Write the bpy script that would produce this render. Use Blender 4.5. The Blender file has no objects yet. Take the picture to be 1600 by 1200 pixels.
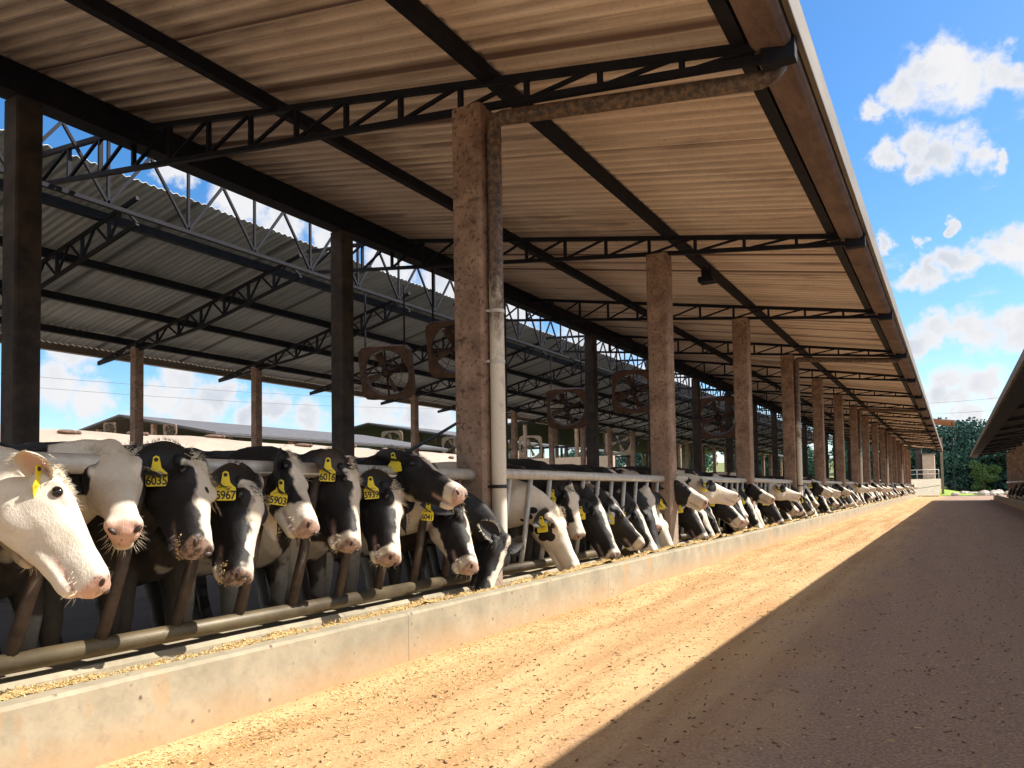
import bpy, bmesh, math, random
import numpy as np
from mathutils import Vector, Matrix, noise as mnoise

random.seed(7); RNG = np.random.default_rng(7)
S = bpy.context.scene
COL = S.collection
PI = math.pi
rad = math.radians

# ------------------------------------------------------------------ camera
HC = 1.05; FPX = 1200.0; CX, CY = 800.0, 717.0
TH = math.atan(690 / 1200); PT = rad(2.5); RO = -0.016
cF = np.array([-math.sin(TH) * math.cos(PT), math.cos(TH) * math.cos(PT), math.sin(PT)])
cR0 = np.array([math.cos(TH), math.sin(TH), 0.0]); cU0 = np.cross(cR0, cF)
cR = cR0 * math.cos(RO) + cU0 * math.sin(RO); cU = np.cross(cR, cF)
cC = np.array([0, 0, HC])

def ray(x, y):
    r = cF + cR * (x - CX) / FPX - cU * (y - CY) / FPX
    return r

def at(x, y, **k):
    r = ray(x, y); ax = {'X': 0, 'Y': 1, 'Z': 2}[list(k)[0]]; v = list(k.values())[0]
    return cC + r * (v - cC[ax]) / r[ax]

cam = bpy.data.cameras.new('camera'); camo = bpy.data.objects.new('camera', cam); COL.objects.link(camo)
camo.matrix_world = Matrix(((cR[0], cU[0], -cF[0], 0), (cR[1], cU[1], -cF[1], 0), (cR[2], cU[2], -cF[2], HC), (0, 0, 0, 1)))
cam.sensor_width = 36; cam.lens = 27.0; cam.shift_y = 117 / 1600
cam.clip_start = 0.05; cam.clip_end = 3000
S.camera = camo

# ------------------------------------------------------------------ helpers
def unit(v):
    v = np.asarray(v, float); return v / (np.linalg.norm(v) + 1e-12)

class MB:
    """collects shapes that become ONE mesh object"""
    def __init__(s): s.v = []; s.f = []
    def add(s, vs, fs):
        o = len(s.v); s.v += [tuple(map(float, p)) for p in vs]; s.f += [tuple(i + o for i in f) for f in fs]; return s
    def box(s, x0, x1, y0, y1, z0, z1):
        return s.add([(x0, y0, z0), (x1, y0, z0), (x1, y1, z0), (x0, y1, z0), (x0, y0, z1), (x1, y0, z1), (x1, y1, z1), (x0, y1, z1)],
                     [(3, 2, 1, 0), (4, 5, 6, 7), (0, 1, 5, 4), (1, 2, 6, 5), (2, 3, 7, 6), (3, 0, 4, 7)])
    def bar(s, a, b, w, h=None, up=(0, 0, 1)):
        h = h or w; a = np.array(a, float); b = np.array(b, float); t = unit(b - a)
        u = np.array(up, float)
        if abs(u @ t) > .98: u = np.array((0, 1., 0))
        sd = unit(np.cross(t, u)); u = np.cross(sd, t)
        vs = []
        for p in (a, b):
            for i, j in ((-1, -1), (1, -1), (1, 1), (-1, 1)): vs.append(p + sd * i * w / 2 + u * j * h / 2)
        return s.add(vs, [(3, 2, 1, 0), (4, 5, 6, 7), (0, 1, 5, 4), (1, 2, 6, 5), (2, 3, 7, 6), (3, 0, 4, 7)])
    def tube(s, pts, r, n=10, caps=True):
        pts = [np.array(p, float) for p in pts]; rr = r if isinstance(r, (list, tuple)) else [r] * len(pts)
        vs = []; u = None
        for i, p in enumerate(pts):
            t = unit(pts[min(i + 1, len(pts) - 1)] - pts[max(i - 1, 0)])
            if u is None:
                u = np.array((0, 0, 1.)) if abs(t[2]) < .9 else np.array((0, 1., 0))
            sd = unit(np.cross(t, u)); u = unit(np.cross(sd, t))
            for k in range(n):
                a = 2 * PI * k / n; vs.append(p + (sd * math.cos(a) + u * math.sin(a)) * rr[i])
        fs = []
        for i in range(len(pts) - 1):
            for k in range(n): fs.append((i * n + k, i * n + (k + 1) % n, (i + 1) * n + (k + 1) % n, (i + 1) * n + k))
        if caps: fs += [tuple(range(n - 1, -1, -1)), tuple(range((len(pts) - 1) * n, len(pts) * n))]
        return s.add(vs, fs)
    def loft(s, rings):
        n = len(rings[0]); vs = [p for r in rings for p in r]; fs = []
        for i in range(len(rings) - 1):
            for k in range(n): fs.append((i * n + k, i * n + (k + 1) % n, (i + 1) * n + (k + 1) % n, (i + 1) * n + k))
        fs += [tuple(range(n - 1, -1, -1)), tuple(range((len(rings) - 1) * n, len(rings) * n))]
        return s.add(vs, fs)
    def ell(s, c, ax, rr, nu=14, nv=9):
        """ellipsoid: axes ax (3 vectors), radii rr"""
        c = np.array(c, float); A = [np.array(q, float) * r for q, r in zip(ax, rr)]
        vs = [c + A[2]]
        for i in range(1, nv):
            p = PI * i / nv
            for k in range(nu):
                t = 2 * PI * k / nu; vs.append(c + A[0] * math.sin(p) * math.cos(t) + A[1] * math.sin(p) * math.sin(t) + A[2] * math.cos(p))
        vs.append(c - A[2]); fs = []
        for k in range(nu): fs.append((0, 1 + k, 1 + (k + 1) % nu))
        for i in range(nv - 2):
            for k in range(nu): a = 1 + i * nu; fs.append((a + k, a + nu + k, a + nu + (k + 1) % nu, a + (k + 1) % nu))
        a = 1 + (nv - 2) * nu; L = len(vs) - 1
        for k in range(nu): fs.append((L, a + (k + 1) % nu, a + k))
        return s.add(vs, fs)
    def mesh(s, name):
        m = bpy.data.meshes.new(name); m.from_pydata(s.v, [], s.f); m.update(); return m
    def build(s, name, mat, parent=None, smooth=False, origin=None, bevel=0):
        if origin is not None:
            o_ = np.array(origin, float); s.v = [tuple(np.array(p) - o_) for p in s.v]
        m = s.mesh(name)
        if bevel or True:
            bm = bmesh.new(); bm.from_mesh(m); bmesh.ops.recalc_face_normals(bm, faces=bm.faces)
            if bevel:
                es = [e for e in bm.edges if len(e.link_faces) == 2 and e.calc_face_angle(0) > .5]
                bmesh.ops.bevel(bm, geom=es, offset=bevel, segments=2, affect='EDGES', profile=.5)
            bm.to_mesh(m); bm.free()
        if smooth: m.polygons.foreach_set('use_smooth', [True] * len(m.polygons))
        m.materials.append(mat); o = bpy.data.objects.new(name, m); COL.objects.link(o)
        if parent: o.parent = parent
        elif origin is not None: o.location = origin
        return o

def tag(o, label=None, cat=None, group=None, kind=None):
    for k, v in (('label', label), ('category', cat), ('group', group), ('kind', kind)):
        if v: o[k] = v
    return o

def empty(name, loc, label, cat, group=None):
    o = bpy.data.objects.new(name, None); COL.objects.link(o); o.location = loc; o.empty_display_size = .2
    return tag(o, label, cat, group)

def copy_tree(o, parent=None):
    c = o.copy(); COL.objects.link(c)
    if parent: c.parent = parent
    for ch in list(o.children): copy_tree(ch, c)
    return c

ORD = ['zeroth', 'first', 'second', 'third', 'fourth', 'fifth', 'sixth', 'seventh', 'eighth', 'ninth', 'tenth', 'eleventh', 'twelfth', 'thirteenth',
       'fourteenth', 'fifteenth', 'sixteenth', 'seventeenth', 'eighteenth', 'nineteenth', 'twentieth']

# ------------------------------------------------------------------ materials
class NT:
    def __init__(s, name):
        s.m = bpy.data.materials.new(name); s.m.use_nodes = True; s.t = s.m.node_tree; s.n = s.t.nodes; s.l = s.t.links
        s.b = s.n['Principled BSDF']
    def node(s, typ, **k):
        n = s.n.new(typ)
        for a, v in k.items():
            setattr(n, a, v)
        return n
    def set(s, sock, v):
        if isinstance(v, bpy.types.NodeSocket): s.l.new(v, sock)
        else:
            if isinstance(v, tuple) and len(v) == 3 and sock.type == 'RGBA': v = (*v, 1)
            sock.default_value = v
    def coord(s, kind='Object', scale=(1, 1, 1)):
        c = s.node('ShaderNodeTexCoord'); mp = s.node('ShaderNodeMapping'); s.l.new(c.outputs[kind], mp.inputs[0]); mp.inputs['Scale'].default_value = scale
        return mp.outputs[0]
    def noise(s, vec, scale, detail=5, rough=.6, dist=0, col=False):
        n = s.node('ShaderNodeTexNoise'); s.l.new(vec, n.inputs['Vector']); n.inputs['Scale'].default_value = scale
        n.inputs['Detail'].default_value = detail; n.inputs['Roughness'].default_value = rough; n.inputs['Distortion'].default_value = dist
        return n.outputs['Color' if col else 'Fac']
    def vor(s, vec, scale, feature='F1'):
        n = s.node('ShaderNodeTexVoronoi', feature=feature); s.l.new(vec, n.inputs['Vector']); n.inputs['Scale'].default_value = scale
        return n.outputs['Distance']
    def rng(s, v, a, b, c=0., d=1.):
        n = s.node('ShaderNodeMapRange'); s.set(n.inputs[0], v)
        for i, q in enumerate((a, b, c, d)): n.inputs[i + 1].default_value = q
        return n.outputs[0]
    def mix(s, f, a, b, mode='MIX'):
        n = s.node('ShaderNodeMix', data_type='RGBA', blend_type=mode); s.set(n.inputs[0], f); s.set(n.inputs[6], a); s.set(n.inputs[7], b)
        return n.outputs[2]
    def math(s, op, a, b=0., c=None):
        n = s.node('ShaderNodeMath', operation=op); s.set(n.inputs[0], a); s.set(n.inputs[1], b)
        if c is not None: s.set(n.inputs[2], c)
        return n.outputs[0]
    def sep(s, vec):
        n = s.node('ShaderNodeSeparateXYZ'); s.l.new(vec, n.inputs[0]); return n.outputs
    def attr(s, name):
        n = s.node('ShaderNodeAttribute'); n.attribute_name = name; return n.outputs['Fac']
    def bump(s, h, strength=.5, dist=.01):
        n = s.node('ShaderNodeBump'); s.l.new(h, n.inputs['Height']); n.inputs['Strength'].default_value = strength; n.inputs['Distance'].default_value = dist
        s.l.new(n.outputs[0], s.b.inputs['Normal'])
    def done(s, col, rough=.8, metal=0., spec=None):
        s.set(s.b.inputs['Base Color'], col); s.set(s.b.inputs['Roughness'], rough); s.b.inputs['Metallic'].default_value = metal
        if spec is not None: s.b.inputs['Specular IOR Level'].default_value = spec
        return s.m

def plain(name, c1, c2, scale=6, rough=.7, metal=0., bump=.2, bscale=60, stretch=(1, 1, 1), lo=.35, hi=.65, spec=None):
    t = NT(name); v = t.coord(scale=stretch)
    n = t.noise(v, scale, 6, .65)
    c = t.mix(t.rng(n, lo, hi), c1, c2)
    if bump: t.bump(t.noise(v, bscale, 4), bump, .004)
    return t.done(c, rough, metal, spec)

MT = {}
MT['steel'] = plain('dark_painted_steel', (.006, .008, .016), (.015, .015, .024), 5, .7, 0, .1, spec=.2)
MT['farsteel'] = plain('weathered_steel', (.008, .012, .02), (.022, .024, .03), 5, .7, 0, .1, spec=.2)
MT['rust'] = plain('rusty_fan_housing', (.07, .035, .025), (.16, .09, .06), 9, .7, 0, .2)
MT['fanpale'] = plain('dusty_fan_housing', (.13, .09, .065), (.21, .155, .11), 5, .7, 0, .1)
MT['galv'] = plain('galvanised_tube', (.42, .40, .37), (.58, .55, .51), 14, .5, .25, .12)
MT['yellowrail'] = plain('worn_lower_rail', (.055, .04, .024), (.13, .10, .055), 4, .5, .1, .15, stretch=(1, .5, 1), lo=.4, hi=.62)
MT['darkbar'] = plain('dirty_brown_bar', (.055, .04, .032), (.13, .09, .065), 12, .6, .2, .2)
MT['black'] = plain('black_rubber', (.012, .012, .013), (.02, .02, .02), 8, .5, 0, 0)
MT['tagyellow'] = plain('yellow_tag_plastic', (.78, .62, .012), (.70, .55, .02), 40, .45, 0, 0)
MT['tagink'] = plain('tag_ink', (.015, .013, .01), (.03, .025, .02), 40, .6, 0, 0)
MT['eye'] = plain('cow_eye', (.008, .006, .006), (.014, .01, .009), 8, .08, 0, 0)
MT['nostril'] = plain('nostril', (.03, .016, .015), (.05, .025, .022), 20, .5, 0, 0)
MT['hairw'] = plain('white_hair', (.74, .68, .58), (.62, .54, .42), 20, .6, 0, 0)
MT['hairb'] = plain('black_hair', (.014, .012, .012), (.03, .024, .02), 20, .5, 0, 0)
MT['whitepaint'] = plain('pale_painted_fascia', (.20, .165, .125), (.14, .112, .085), 3, .6, 0, .1, stretch=(1, .3, 1))
MT['gutter'] = None
MT['trunk'] = plain('bark', (.07, .05, .035), (.13, .10, .075), 8, .9, 0, .4)
MT['floor'] = plain('barn_floor', (.045, .037, .031), (.085, .068, .055), 2, .85, 0, .3, 20)
MT['redroof'] = plain('red_brown_roof', (.22, .09, .06), (.30, .14, .10), 3, .7, 0, .1)
MT['shedwall'] = plain('pink_grey_wall', (.42, .31, .25), (.50, .38, .31), 2, .8, 0, .1)
MT['rubble'] = plain('pale_rubble', (.5, .45, .40), (.3, .26, .22), 2, .9, 0, .2)
MT['grass'] = plain('green_field', (.10, .14, .03), (.16, .17, .05), .5, .9, 0, .4, 8)
MT['lawn'] = plain('lawn', (.16, .26, .02), (.22, .30, .04), 2, .9, 0, .4, 30)
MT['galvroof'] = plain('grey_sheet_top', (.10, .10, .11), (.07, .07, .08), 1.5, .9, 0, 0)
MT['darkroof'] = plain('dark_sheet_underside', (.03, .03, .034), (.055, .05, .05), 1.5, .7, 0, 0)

def m_column():
    t = NT('stained_concrete_column'); v = t.coord()
    n = t.noise(v, 4.5, 7, .7); n2 = t.noise(v, 26, 4, .6); z = t.sep(v)[2]
    c = t.mix(t.rng(n, .3, .7), (.14, .08, .06), (.42, .285, .21))
    c = t.mix(t.rng(n2, .54, .66, 0, .85), c, (.07, .042, .033))
    pits = t.rng(t.vor(v, 34), .0, .16, 1, 0)
    c = t.mix(t.math('MULTIPLY', pits, t.rng(n, .4, .6)), c, (.06, .04, .03))
    c = t.mix(t.rng(t.math('ADD', z, t.math('MULTIPLY', n, 1.5)), 2.4, 1.4, 0, .45), c, (.42, .34, .27))
    t.bump(t.math('SUBTRACT', n2, t.math('MULTIPLY', pits, .8)), .6, .012)
    return t.done(c, .9)
MT['column'] = m_column()

def m_curb():
    t = NT('feed_wall_concrete'); v = t.coord(); x = t.sep(v)
    n = t.noise(v, 3, 7, .65); n2 = t.noise(v, 20, 5, .6)
    c = t.mix(t.rng(n, .35, .65), (.235, .212, .155), (.385, .33, .24))
    low = t.rng(t.math('ADD', x[2], t.math('MULTIPLY', t.math('SUBTRACT', n, .5), .25)), .22, .03)
    c = t.mix(t.math('MULTIPLY', low, .75), c, (.46, .29, .15))
    rust = t.noise(t.coord(scale=(1, 2.2, .7)), 2.1, 3, .5)
    c = t.mix(t.rng(rust, .64, .72, 0, .8), c, (.46, .26, .11))
    sp = t.math('MULTIPLY', t.rng(t.vor(v, 15), .06, .20, 1, 0), t.rng(t.noise(v, 6, 2), .52, .58))
    c = t.mix(sp, c, (.10, .055, .04))
    jf = t.math('ABSOLUTE', t.math('SUBTRACT', t.math('FRACT', t.math('DIVIDE', t.math('ADD', x[1], .9), 3.1)), .5))
    c = t.mix(t.rng(jf, .0, .0022, .65, 0), c, (.09, .07, .05))
    c = t.mix(t.rng(n2, .52, .75, 0, .4), c, (.20, .165, .12))
    t.bump(n2, .4, .006)
    return t.done(c, .9)
MT['curb'] = m_curb()

def m_lane():
    t = NT('dusty_lane'); v = t.coord()
    n = t.noise(v, .9, 8, .65); tr = t.noise(t.coord(scale=(1.6, .12, 1)), 2.2, 5, .6); f = t.noise(v, 55, 4, .7); g = t.noise(v, 9, 6, .65)
    c = t.mix(t.rng(n, .32, .68), (.46, .30, .155), (.60, .42, .235))
    c = t.mix(t.rng(tr, .42, .60, 0, .95), c, (.40, .235, .115))
    c = t.mix(t.rng(f, .5, .72, 0, .6), c, (.62, .44, .22))
    c = t.mix(t.rng(t.noise(v, 80, 3, .6), .56, .68, 0, .75), c, (.20, .12, .07))
    c = t.mix(t.math('MULTIPLY', t.rng(g, .58, .68), t.rng(n, .45, .6, 0, .8)), c, (.24, .145, .085))
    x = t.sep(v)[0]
    c = t.mix(t.math('MULTIPLY', t.rng(t.math('ADD', x, t.math('MULTIPLY', n, 1.4)), -.75, .1), .85), c, t.mix(t.rng(t.noise(v, 62, 4, .7), .36, .64), (.15, .10, .082), (.37, .265, .22)))  # gravel tone, darkened to paint in the shade on the lane's right side
    t.bump(t.math('ADD', t.math('MULTIPLY', f, .5), g), .5, .02)
    return t.done(c, .95, spec=.15)
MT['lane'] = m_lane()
MT['earth'] = plain('dry_earth', (.34, .24, .13), (.42, .33, .20), .3, .95, 0, .4, 4)

def m_feed():
    t = NT('chopped_feed'); v = t.coord()
    n = t.noise(v, 7, 6, .65); f = t.noise(v, 90, 4, .7)
    c = t.mix(t.rng(n, .3, .7), (.46, .31, .13), (.60, .44, .22)); c = t.mix(t.rng(f, .5, .7, 0, .7), c, (.74, .60, .34))
    c = t.mix(t.rng(f, .45, .33, 0, .7), c, (.24, .15, .06))
    t.bump(f, 1., .015)
    return t.done(c, .95, spec=.1)
MT['feed'] = m_feed()

def m_straw(name, cols):
    t = NT(name); g = t.node('ShaderNodeNewGeometry'); r = t.node('ShaderNodeValToRGB'); t.l.new(g.outputs['Random Per Island'], r.inputs[0])
    e = r.color_ramp.elements
    while len(e) < len(cols): e.new(.5)
    for i, c in enumerate(cols): e[i].position = i / (len(cols) - 1); e[i].color = (*c, 1)
    return t.done(r.outputs[0], .85, spec=.2)
MT['straw'] = m_straw('straw_bits', [(.62, .46, .20), (.74, .60, .34), (.48, .31, .12), (.70, .52, .24), (.36, .22, .09)])
MT['crumb'] = m_straw('dark_crumbs', [(.10, .06, .035), (.19, .11, .06), (.07, .045, .03), (.30, .18, .09), (.15, .10, .05)])

def m_sheet(name, base, base2, dirt, stripe, seam=1.05):
    """corrugated sheet; grime runs along the corrugations (X), dark seams where sheets lap"""
    t = NT(name); v = t.coord(); p = t.sep(v)
    st = t.noise(t.coord(scale=(.16, 5.5, 1)), 1.6, 6, .65); bl = t.noise(t.coord(scale=(.5, .5, 1)), 1.1, 6, .65); f = t.noise(v, 30, 4, .6)
    c = t.mix(t.rng(bl, .35, .65), base, base2)
    c = t.mix(t.rng(st, .50, .70, 0, stripe), c, dirt)
    jf = t.math('ABSOLUTE', t.math('SUBTRACT', t.math('FRACT', t.math('DIVIDE', p[1], seam)), .5))
    cor = t.math('MULTIPLY_ADD', t.math('SINE', t.math('MULTIPLY', p[1], 2 * PI / .18)), .5, .5)
    c = t.mix(t.math('MULTIPLY', t.rng(cor, .40, .05, 0, .34), t.rng(bl, .3, .6, .35, 1.)), c, dirt)
    edge = t.rng(t.math('ADD', jf, t.math('MULTIPLY', t.math('SUBTRACT', st, .5), .05)), .012, .045, .95, 0)
    c = t.mix(edge, c, dirt)
    patch = t.noise(t.coord(scale=(.35, .55, 1)), .8, 4, .6)
    c = t.mix(t.math('MULTIPLY', t.rng(patch, .60, .72, 0, .7), t.rng(st, .3, .6)), c, dirt)
    band = t.noise(t.coord(scale=(.07, 1.7, 1)), 1.9, 5, .6); c = t.mix(t.rng(band, .60, .68, 0, stripe), c, dirt)
    c = t.mix(t.rng(f, .55, .75, 0, .3), c, dirt)
    t.bump(f, .2, .004)
    return t.done(c, .85)
MT['sheet'] = m_sheet('fibre_cement_sheet', (.80, .65, .56), (.88, .77, .69), (.16, .095, .085), .62)
MT['farsheet'] = m_sheet('grey_metal_sheet', (.58, .63, .66), (.68, .71, .72), (.2, .21, .22), .4, 2.1)

def m_gutter():
    t = NT('stained_gutter'); v = t.coord()
    a = t.noise(t.coord(scale=(2, .7, 2)), 2.2, 7, .7); f = t.noise(v, 50, 3, .6)
    c = t.mix(t.rng(a, .35, .68), (.10, .062, .058), (.24, .155, .125)); c = t.mix(t.rng(f, .55, .75, 0, .4), c, (.30, .22, .19))
    return t.done(c, .8)
MT['gutter'] = m_gutter()

def m_pipe():
    t = NT('grimy_white_pipe'); v = t.coord(); z = t.sep(v)[2]
    n = t.noise(t.coord(scale=(1, 1, .45)), 9, 6, .7); n2 = t.noise(v, 22, 5, .65)
    g = t.rng(t.math('ADD', z, t.math('MULTIPLY', t.math('SUBTRACT', n, .5), 2.6)), 2.05, 2.75)
    dirt = t.mix(t.rng(n2, .4, .6), (.05, .04, .04), (.19, .12, .08))
    c = t.mix(g, t.mix(t.rng(n2, .55, .8, 0, .5), (.66, .60, .51), (.40, .33, .26)), dirt)
    c = t.mix(t.rng(n2, .66, .74, 0, .8), c, (.52, .46, .36))
    return t.done(c, .55)
MT['pipe'] = m_pipe()

def m_heap():
    t = NT('pale_heap_sheet'); v = t.coord()
    n = t.noise(v, .5, 6, .6); k = t.noise(t.coord(scale=(.6, 2, 1)), .7, 3, .5)
    c = t.mix(t.rng(n, .35, .65), (.29, .23, .18), (.37, .30, .245)); c = t.mix(t.rng(k, .66, .74, 0, .7), c, (.34, .24, .18))
    t.bump(n, .6, .3)
    return t.done(c, .8)
MT['heap'] = m_heap()

def m_leaf(name, a, b):
    t = NT(name); v = t.coord(); n = t.noise(v, 1.1, 3, .6); g = t.node('ShaderNodeNewGeometry')
    c = t.mix(t.rng(n, .35, .65), a, b); c = t.mix(t.math('MULTIPLY', g.outputs['Random Per Island'], .5), c, b)
    return t.done(c, .75, spec=.2)
MT['leafdark'] = m_leaf('dark_foliage', (.018, .055, .055), (.05, .125, .10))  # distance haze put into the leaf colours as a blue cast
MT['leafmid'] = m_leaf('mid_foliage', (.04, .11, .085), (.08, .17, .11))
MT['leafbright'] = m_leaf('bright_foliage', (.05, .115, .04), (.09, .16, .05))

def m_coat():
    t = NT('cow_coat'); tc = t.node('ShaderNodeTexCoord'); oi = t.node('ShaderNodeObjectInfo')
    off = t.node('ShaderNodeVectorMath', operation='MULTIPLY_ADD'); t.l.new(oi.outputs['Random'], off.inputs[0]); off.inputs[1].default_value = (37, 53, 71); t.l.new(tc.outputs['Object'], off.inputs[2])
    n1 = t.noise(off.outputs[0], 1.9, 2, .5); v = tc.outputs['Object']
    j = t.noise(v, 38, 4, .7); j2 = t.noise(off.outputs[0], 8, 2, .5)
    tot = t.math('ADD', t.attr('coat'), t.math('MULTIPLY', t.math('MULTIPLY', t.math('SUBTRACT', n1, .5), 8.), t.attr('var')))
    tot = t.math('ADD', tot, t.math('ADD', t.math('MULTIPLY', t.math('SUBTRACT', j, .5), .35), t.math('MULTIPLY', t.math('SUBTRACT', j2, .5), 2.0)))
    fac = t.rng(tot, -.16, .16)
    d = t.noise(v, 5, 6, .7)
    white = t.mix(t.rng(d, .45, .75, 0, .6), (.64, .575, .49), (.44, .335, .22))
    white = t.mix(t.rng(j, .56, .74, 0, .35), white, (.42, .33, .25))
    black = t.mix(t.rng(d, .48, .72, 0, .7), (.0075, .007, .009), (.017, .012, .011))
    c = t.mix(fac, black, white)
    mz = t.math('ADD', t.sep(v)[2], t.math('MULTIPLY', t.math('SUBTRACT', d, .5), .8)); c = t.mix(t.math('MULTIPLY', t.rng(mz, .80, .35, 0, .8), t.math('MINIMUM', t.math('MULTIPLY', t.attr('var'), 3.), 1.)), c, (.10, .07, .045))
    pm = t.mix(t.rng(t.noise(v, 26, 4, .65), .46, .58), (.27, .19, .16), (.06, .047, .045))
    pk = t.mix(t.rng(t.noise(v, 30, 4, .65), .58, .66), (.55, .35, .28), (.16, .10, .085))
    skc = t.mix(t.attr('pink'), pm, pk)
    c = t.mix(t.attr('skin'), c, skc)
    hair = t.noise(t.coord(scale=(1, 1, .35)), 150, 3, .7)
    t.bump(t.math('ADD', t.math('MULTIPLY', hair, .6), j), .55, .006)
    t.b.inputs['Sheen Weight'].default_value = .03
    return t.done(c, t.math('SUBTRACT', t.rng(d, .3, .7, .5, .68), t.math('MULTIPLY', t.attr('skin'), .25)), 0, .35)
MT['coat'] = m_coat()

# ------------------------------------------------------------------ world, sun
w = bpy.data.worlds.new('World'); S.world = w; w.use_nodes = True
SUN = unit((1.0, 0.75, 1.32))
EL = math.asin(SUN[2]); AZ = math.atan2(SUN[0], SUN[1])

def build_world():
    t = w.node_tree; n = t.nodes; l = t.links; bg = n['Background']
    def nd(ty, **k):
        q = n.new(ty)
        for a, v in k.items(): setattr(q, a, v)
        return q
    def mth(op, a, b=0., c=None):
        q = nd('ShaderNodeMath', operation=op)
        for i, v in enumerate((a, b, c)):
            if v is None: continue
            if isinstance(v, bpy.types.NodeSocket): l.new(v, q.inputs[i])
            else: q.inputs[i].default_value = v
        return q.outputs[0]
    def rng(v, a, b, c=0., d=1.):
        q = nd('ShaderNodeMapRange'); q.interpolation_type = 'SMOOTHSTEP'; l.new(v, q.inputs[0])
        for i, x in enumerate((a, b, c, d)): q.inputs[i + 1].default_value = x
        return q.outputs[0]
    def mix(f, a, b, mode='MIX'):
        q = nd('ShaderNodeMix', data_type='RGBA', blend_type=mode)
        for i, v in ((0, f), (6, a), (7, b)):
            if isinstance(v, bpy.types.NodeSocket): l.new(v, q.inputs[i])
            else: q.inputs[i].default_value = (*v, 1) if isinstance(v, tuple) else v
        return q.outputs[2]
    sky = nd('ShaderNodeTexSky', sky_type='NISHITA'); sky.sun_disc = False; sky.sun_elevation = EL; sky.sun_rotation = AZ
    sky.air_density = 1.0; sky.dust_density = 1.1; sky.ozone_density = 2.5; sky.altitude = 600
    hs = nd('ShaderNodeHueSaturation'); hs.inputs['Saturation'].default_value = SKY_SAT; hs.inputs['Value'].default_value = SKY_VAL; l.new(sky.outputs[0], hs.inputs['Color'])
    tc = nd('ShaderNodeTexCoord'); d = tc.outputs['Generated']
    def nz(sc, det, ro=.55, vec=None):
        q = nd('ShaderNodeTexNoise'); l.new(vec or d, q.inputs['Vector']); q.inputs['Scale'].default_value = sc; q.inputs['Detail'].default_value = det; q.inputs['Roughness'].default_value = ro
        return q
    wa = nd('ShaderNodeVectorMath', operation='MULTIPLY_ADD'); sub = nd('ShaderNodeVectorMath', operation='SUBTRACT')
    l.new(nz(22, 5, .6).outputs['Color'], sub.inputs[0]); sub.inputs[1].default_value = (.5, .5, .5)
    l.new(sub.outputs[0], wa.inputs[0]); wa.inputs[1].default_value = (.075, .075, .06); l.new(d, wa.inputs[2])
    acc = None
    for (x, y, r) in CLOUDS:
        c = unit(ray(x, y)); rr = r / FPX * .9
        q = nd('ShaderNodeVectorMath', operation='DISTANCE'); l.new(wa.outputs[0], q.inputs[0]); q.inputs[1].default_value = tuple(c)
        v = mth('MULTIPLY', q.outputs['Value'], 1 / rr)
        acc = v if acc is None else mth('SMOOTH_MIN', acc, v, .25)
    # loose field for the rest of the sky
    fine = nz(60, 6, .62).outputs['Fac']
    body = mth('ADD', acc, mth('MULTIPLY', mth('SUBTRACT', fine, .5), 1.0))
    mask = rng(body, 1.24, .50)
    sepz = nd('ShaderNodeSeparateXYZ'); l.new(d, sepz.inputs[0]); z = sepz.outputs[2]
    gen = nz(5.5, 7, .58).outputs['Fac']
    mpv = nd('ShaderNodeMapping'); l.new(d, mpv.inputs[0]); mpv.inputs['Scale'].default_value = (1, 1, 2.6)
    bank = nz(7, 8, .6, mpv.outputs[0]).outputs['Fac']
    bmask = mth('MULTIPLY', rng(mth('ADD', bank, mth('MULTIPLY', z, -.5)), .46, .62), .55)
    allm = mth('MAXIMUM', mask, bmask)
    shade = mth('MULTIPLY', rng(body, .85, .2), rng(nz(11, 5, .55).outputs['Fac'], .35, .65))
    ccol = mix(shade, (CL * 1.0, CL * 1.0, CL * 1.02), (CL * .74, CL * .79, CL * .88))
    # extra bright cloud added out of view, overhead and behind, to fill the shade
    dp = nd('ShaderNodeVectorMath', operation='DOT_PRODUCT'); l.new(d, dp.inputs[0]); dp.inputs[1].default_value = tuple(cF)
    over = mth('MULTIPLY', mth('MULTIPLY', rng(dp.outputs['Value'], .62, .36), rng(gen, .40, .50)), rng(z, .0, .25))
    c1 = mix(allm, hs.outputs[0], ccol)
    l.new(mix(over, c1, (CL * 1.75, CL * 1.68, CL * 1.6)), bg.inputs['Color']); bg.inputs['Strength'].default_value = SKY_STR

CLOUDS = [(1415, 142, 34), (1462, 108, 42), (1505, 125, 40), (1560, 108, 30), (1600, 118, 28), (1362, 168, 18),
          (1385, 240, 28), (1435, 212, 30), (1475, 236, 36), (1525, 240, 24), (1560, 244, 15), (1440, 255, 24),
          (1600, 385, 36), (1555, 392, 28), (1500, 405, 28), (1455, 425, 26), (1415, 435, 24), (1382, 388, 16),
          (1585, 515, 36), (1520, 520, 34), (1465, 515, 26), (1435, 535, 24), (1490, 605, 34), (1545, 600, 30), (1445, 625, 26), (1590, 640, 40), (1500, 650, 30),
          (1487, 350, 10), (1440, 378, 12),
          (115, 552, 34), (85, 600, 40), (140, 625, 34), (285, 592, 40), (335, 612, 36), (245, 622, 36), (300, 640, 34), (425, 642, 36), (390, 655, 34), (480, 655, 32), (590, 640, 46), (665, 650, 50),
          (270, 260, 30), (370, 310, 46), (440, 340, 44), (520, 370, 40), (610, 410, 50), (700, 450, 50), (800, 480, 60), (930, 540, 60), (1030, 600, 60), (1060, 560, 40), (830, 650, 60), (950, 670, 60)]
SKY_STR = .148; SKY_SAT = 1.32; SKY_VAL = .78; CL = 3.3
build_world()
sl = bpy.data.lights.new('sun', 'SUN'); sl.energy = 4.9; sl.angle = rad(.5); sl.color = (1.0, .925, .80)
so = bpy.data.objects.new('sun', sl); COL.objects.link(so)
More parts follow.
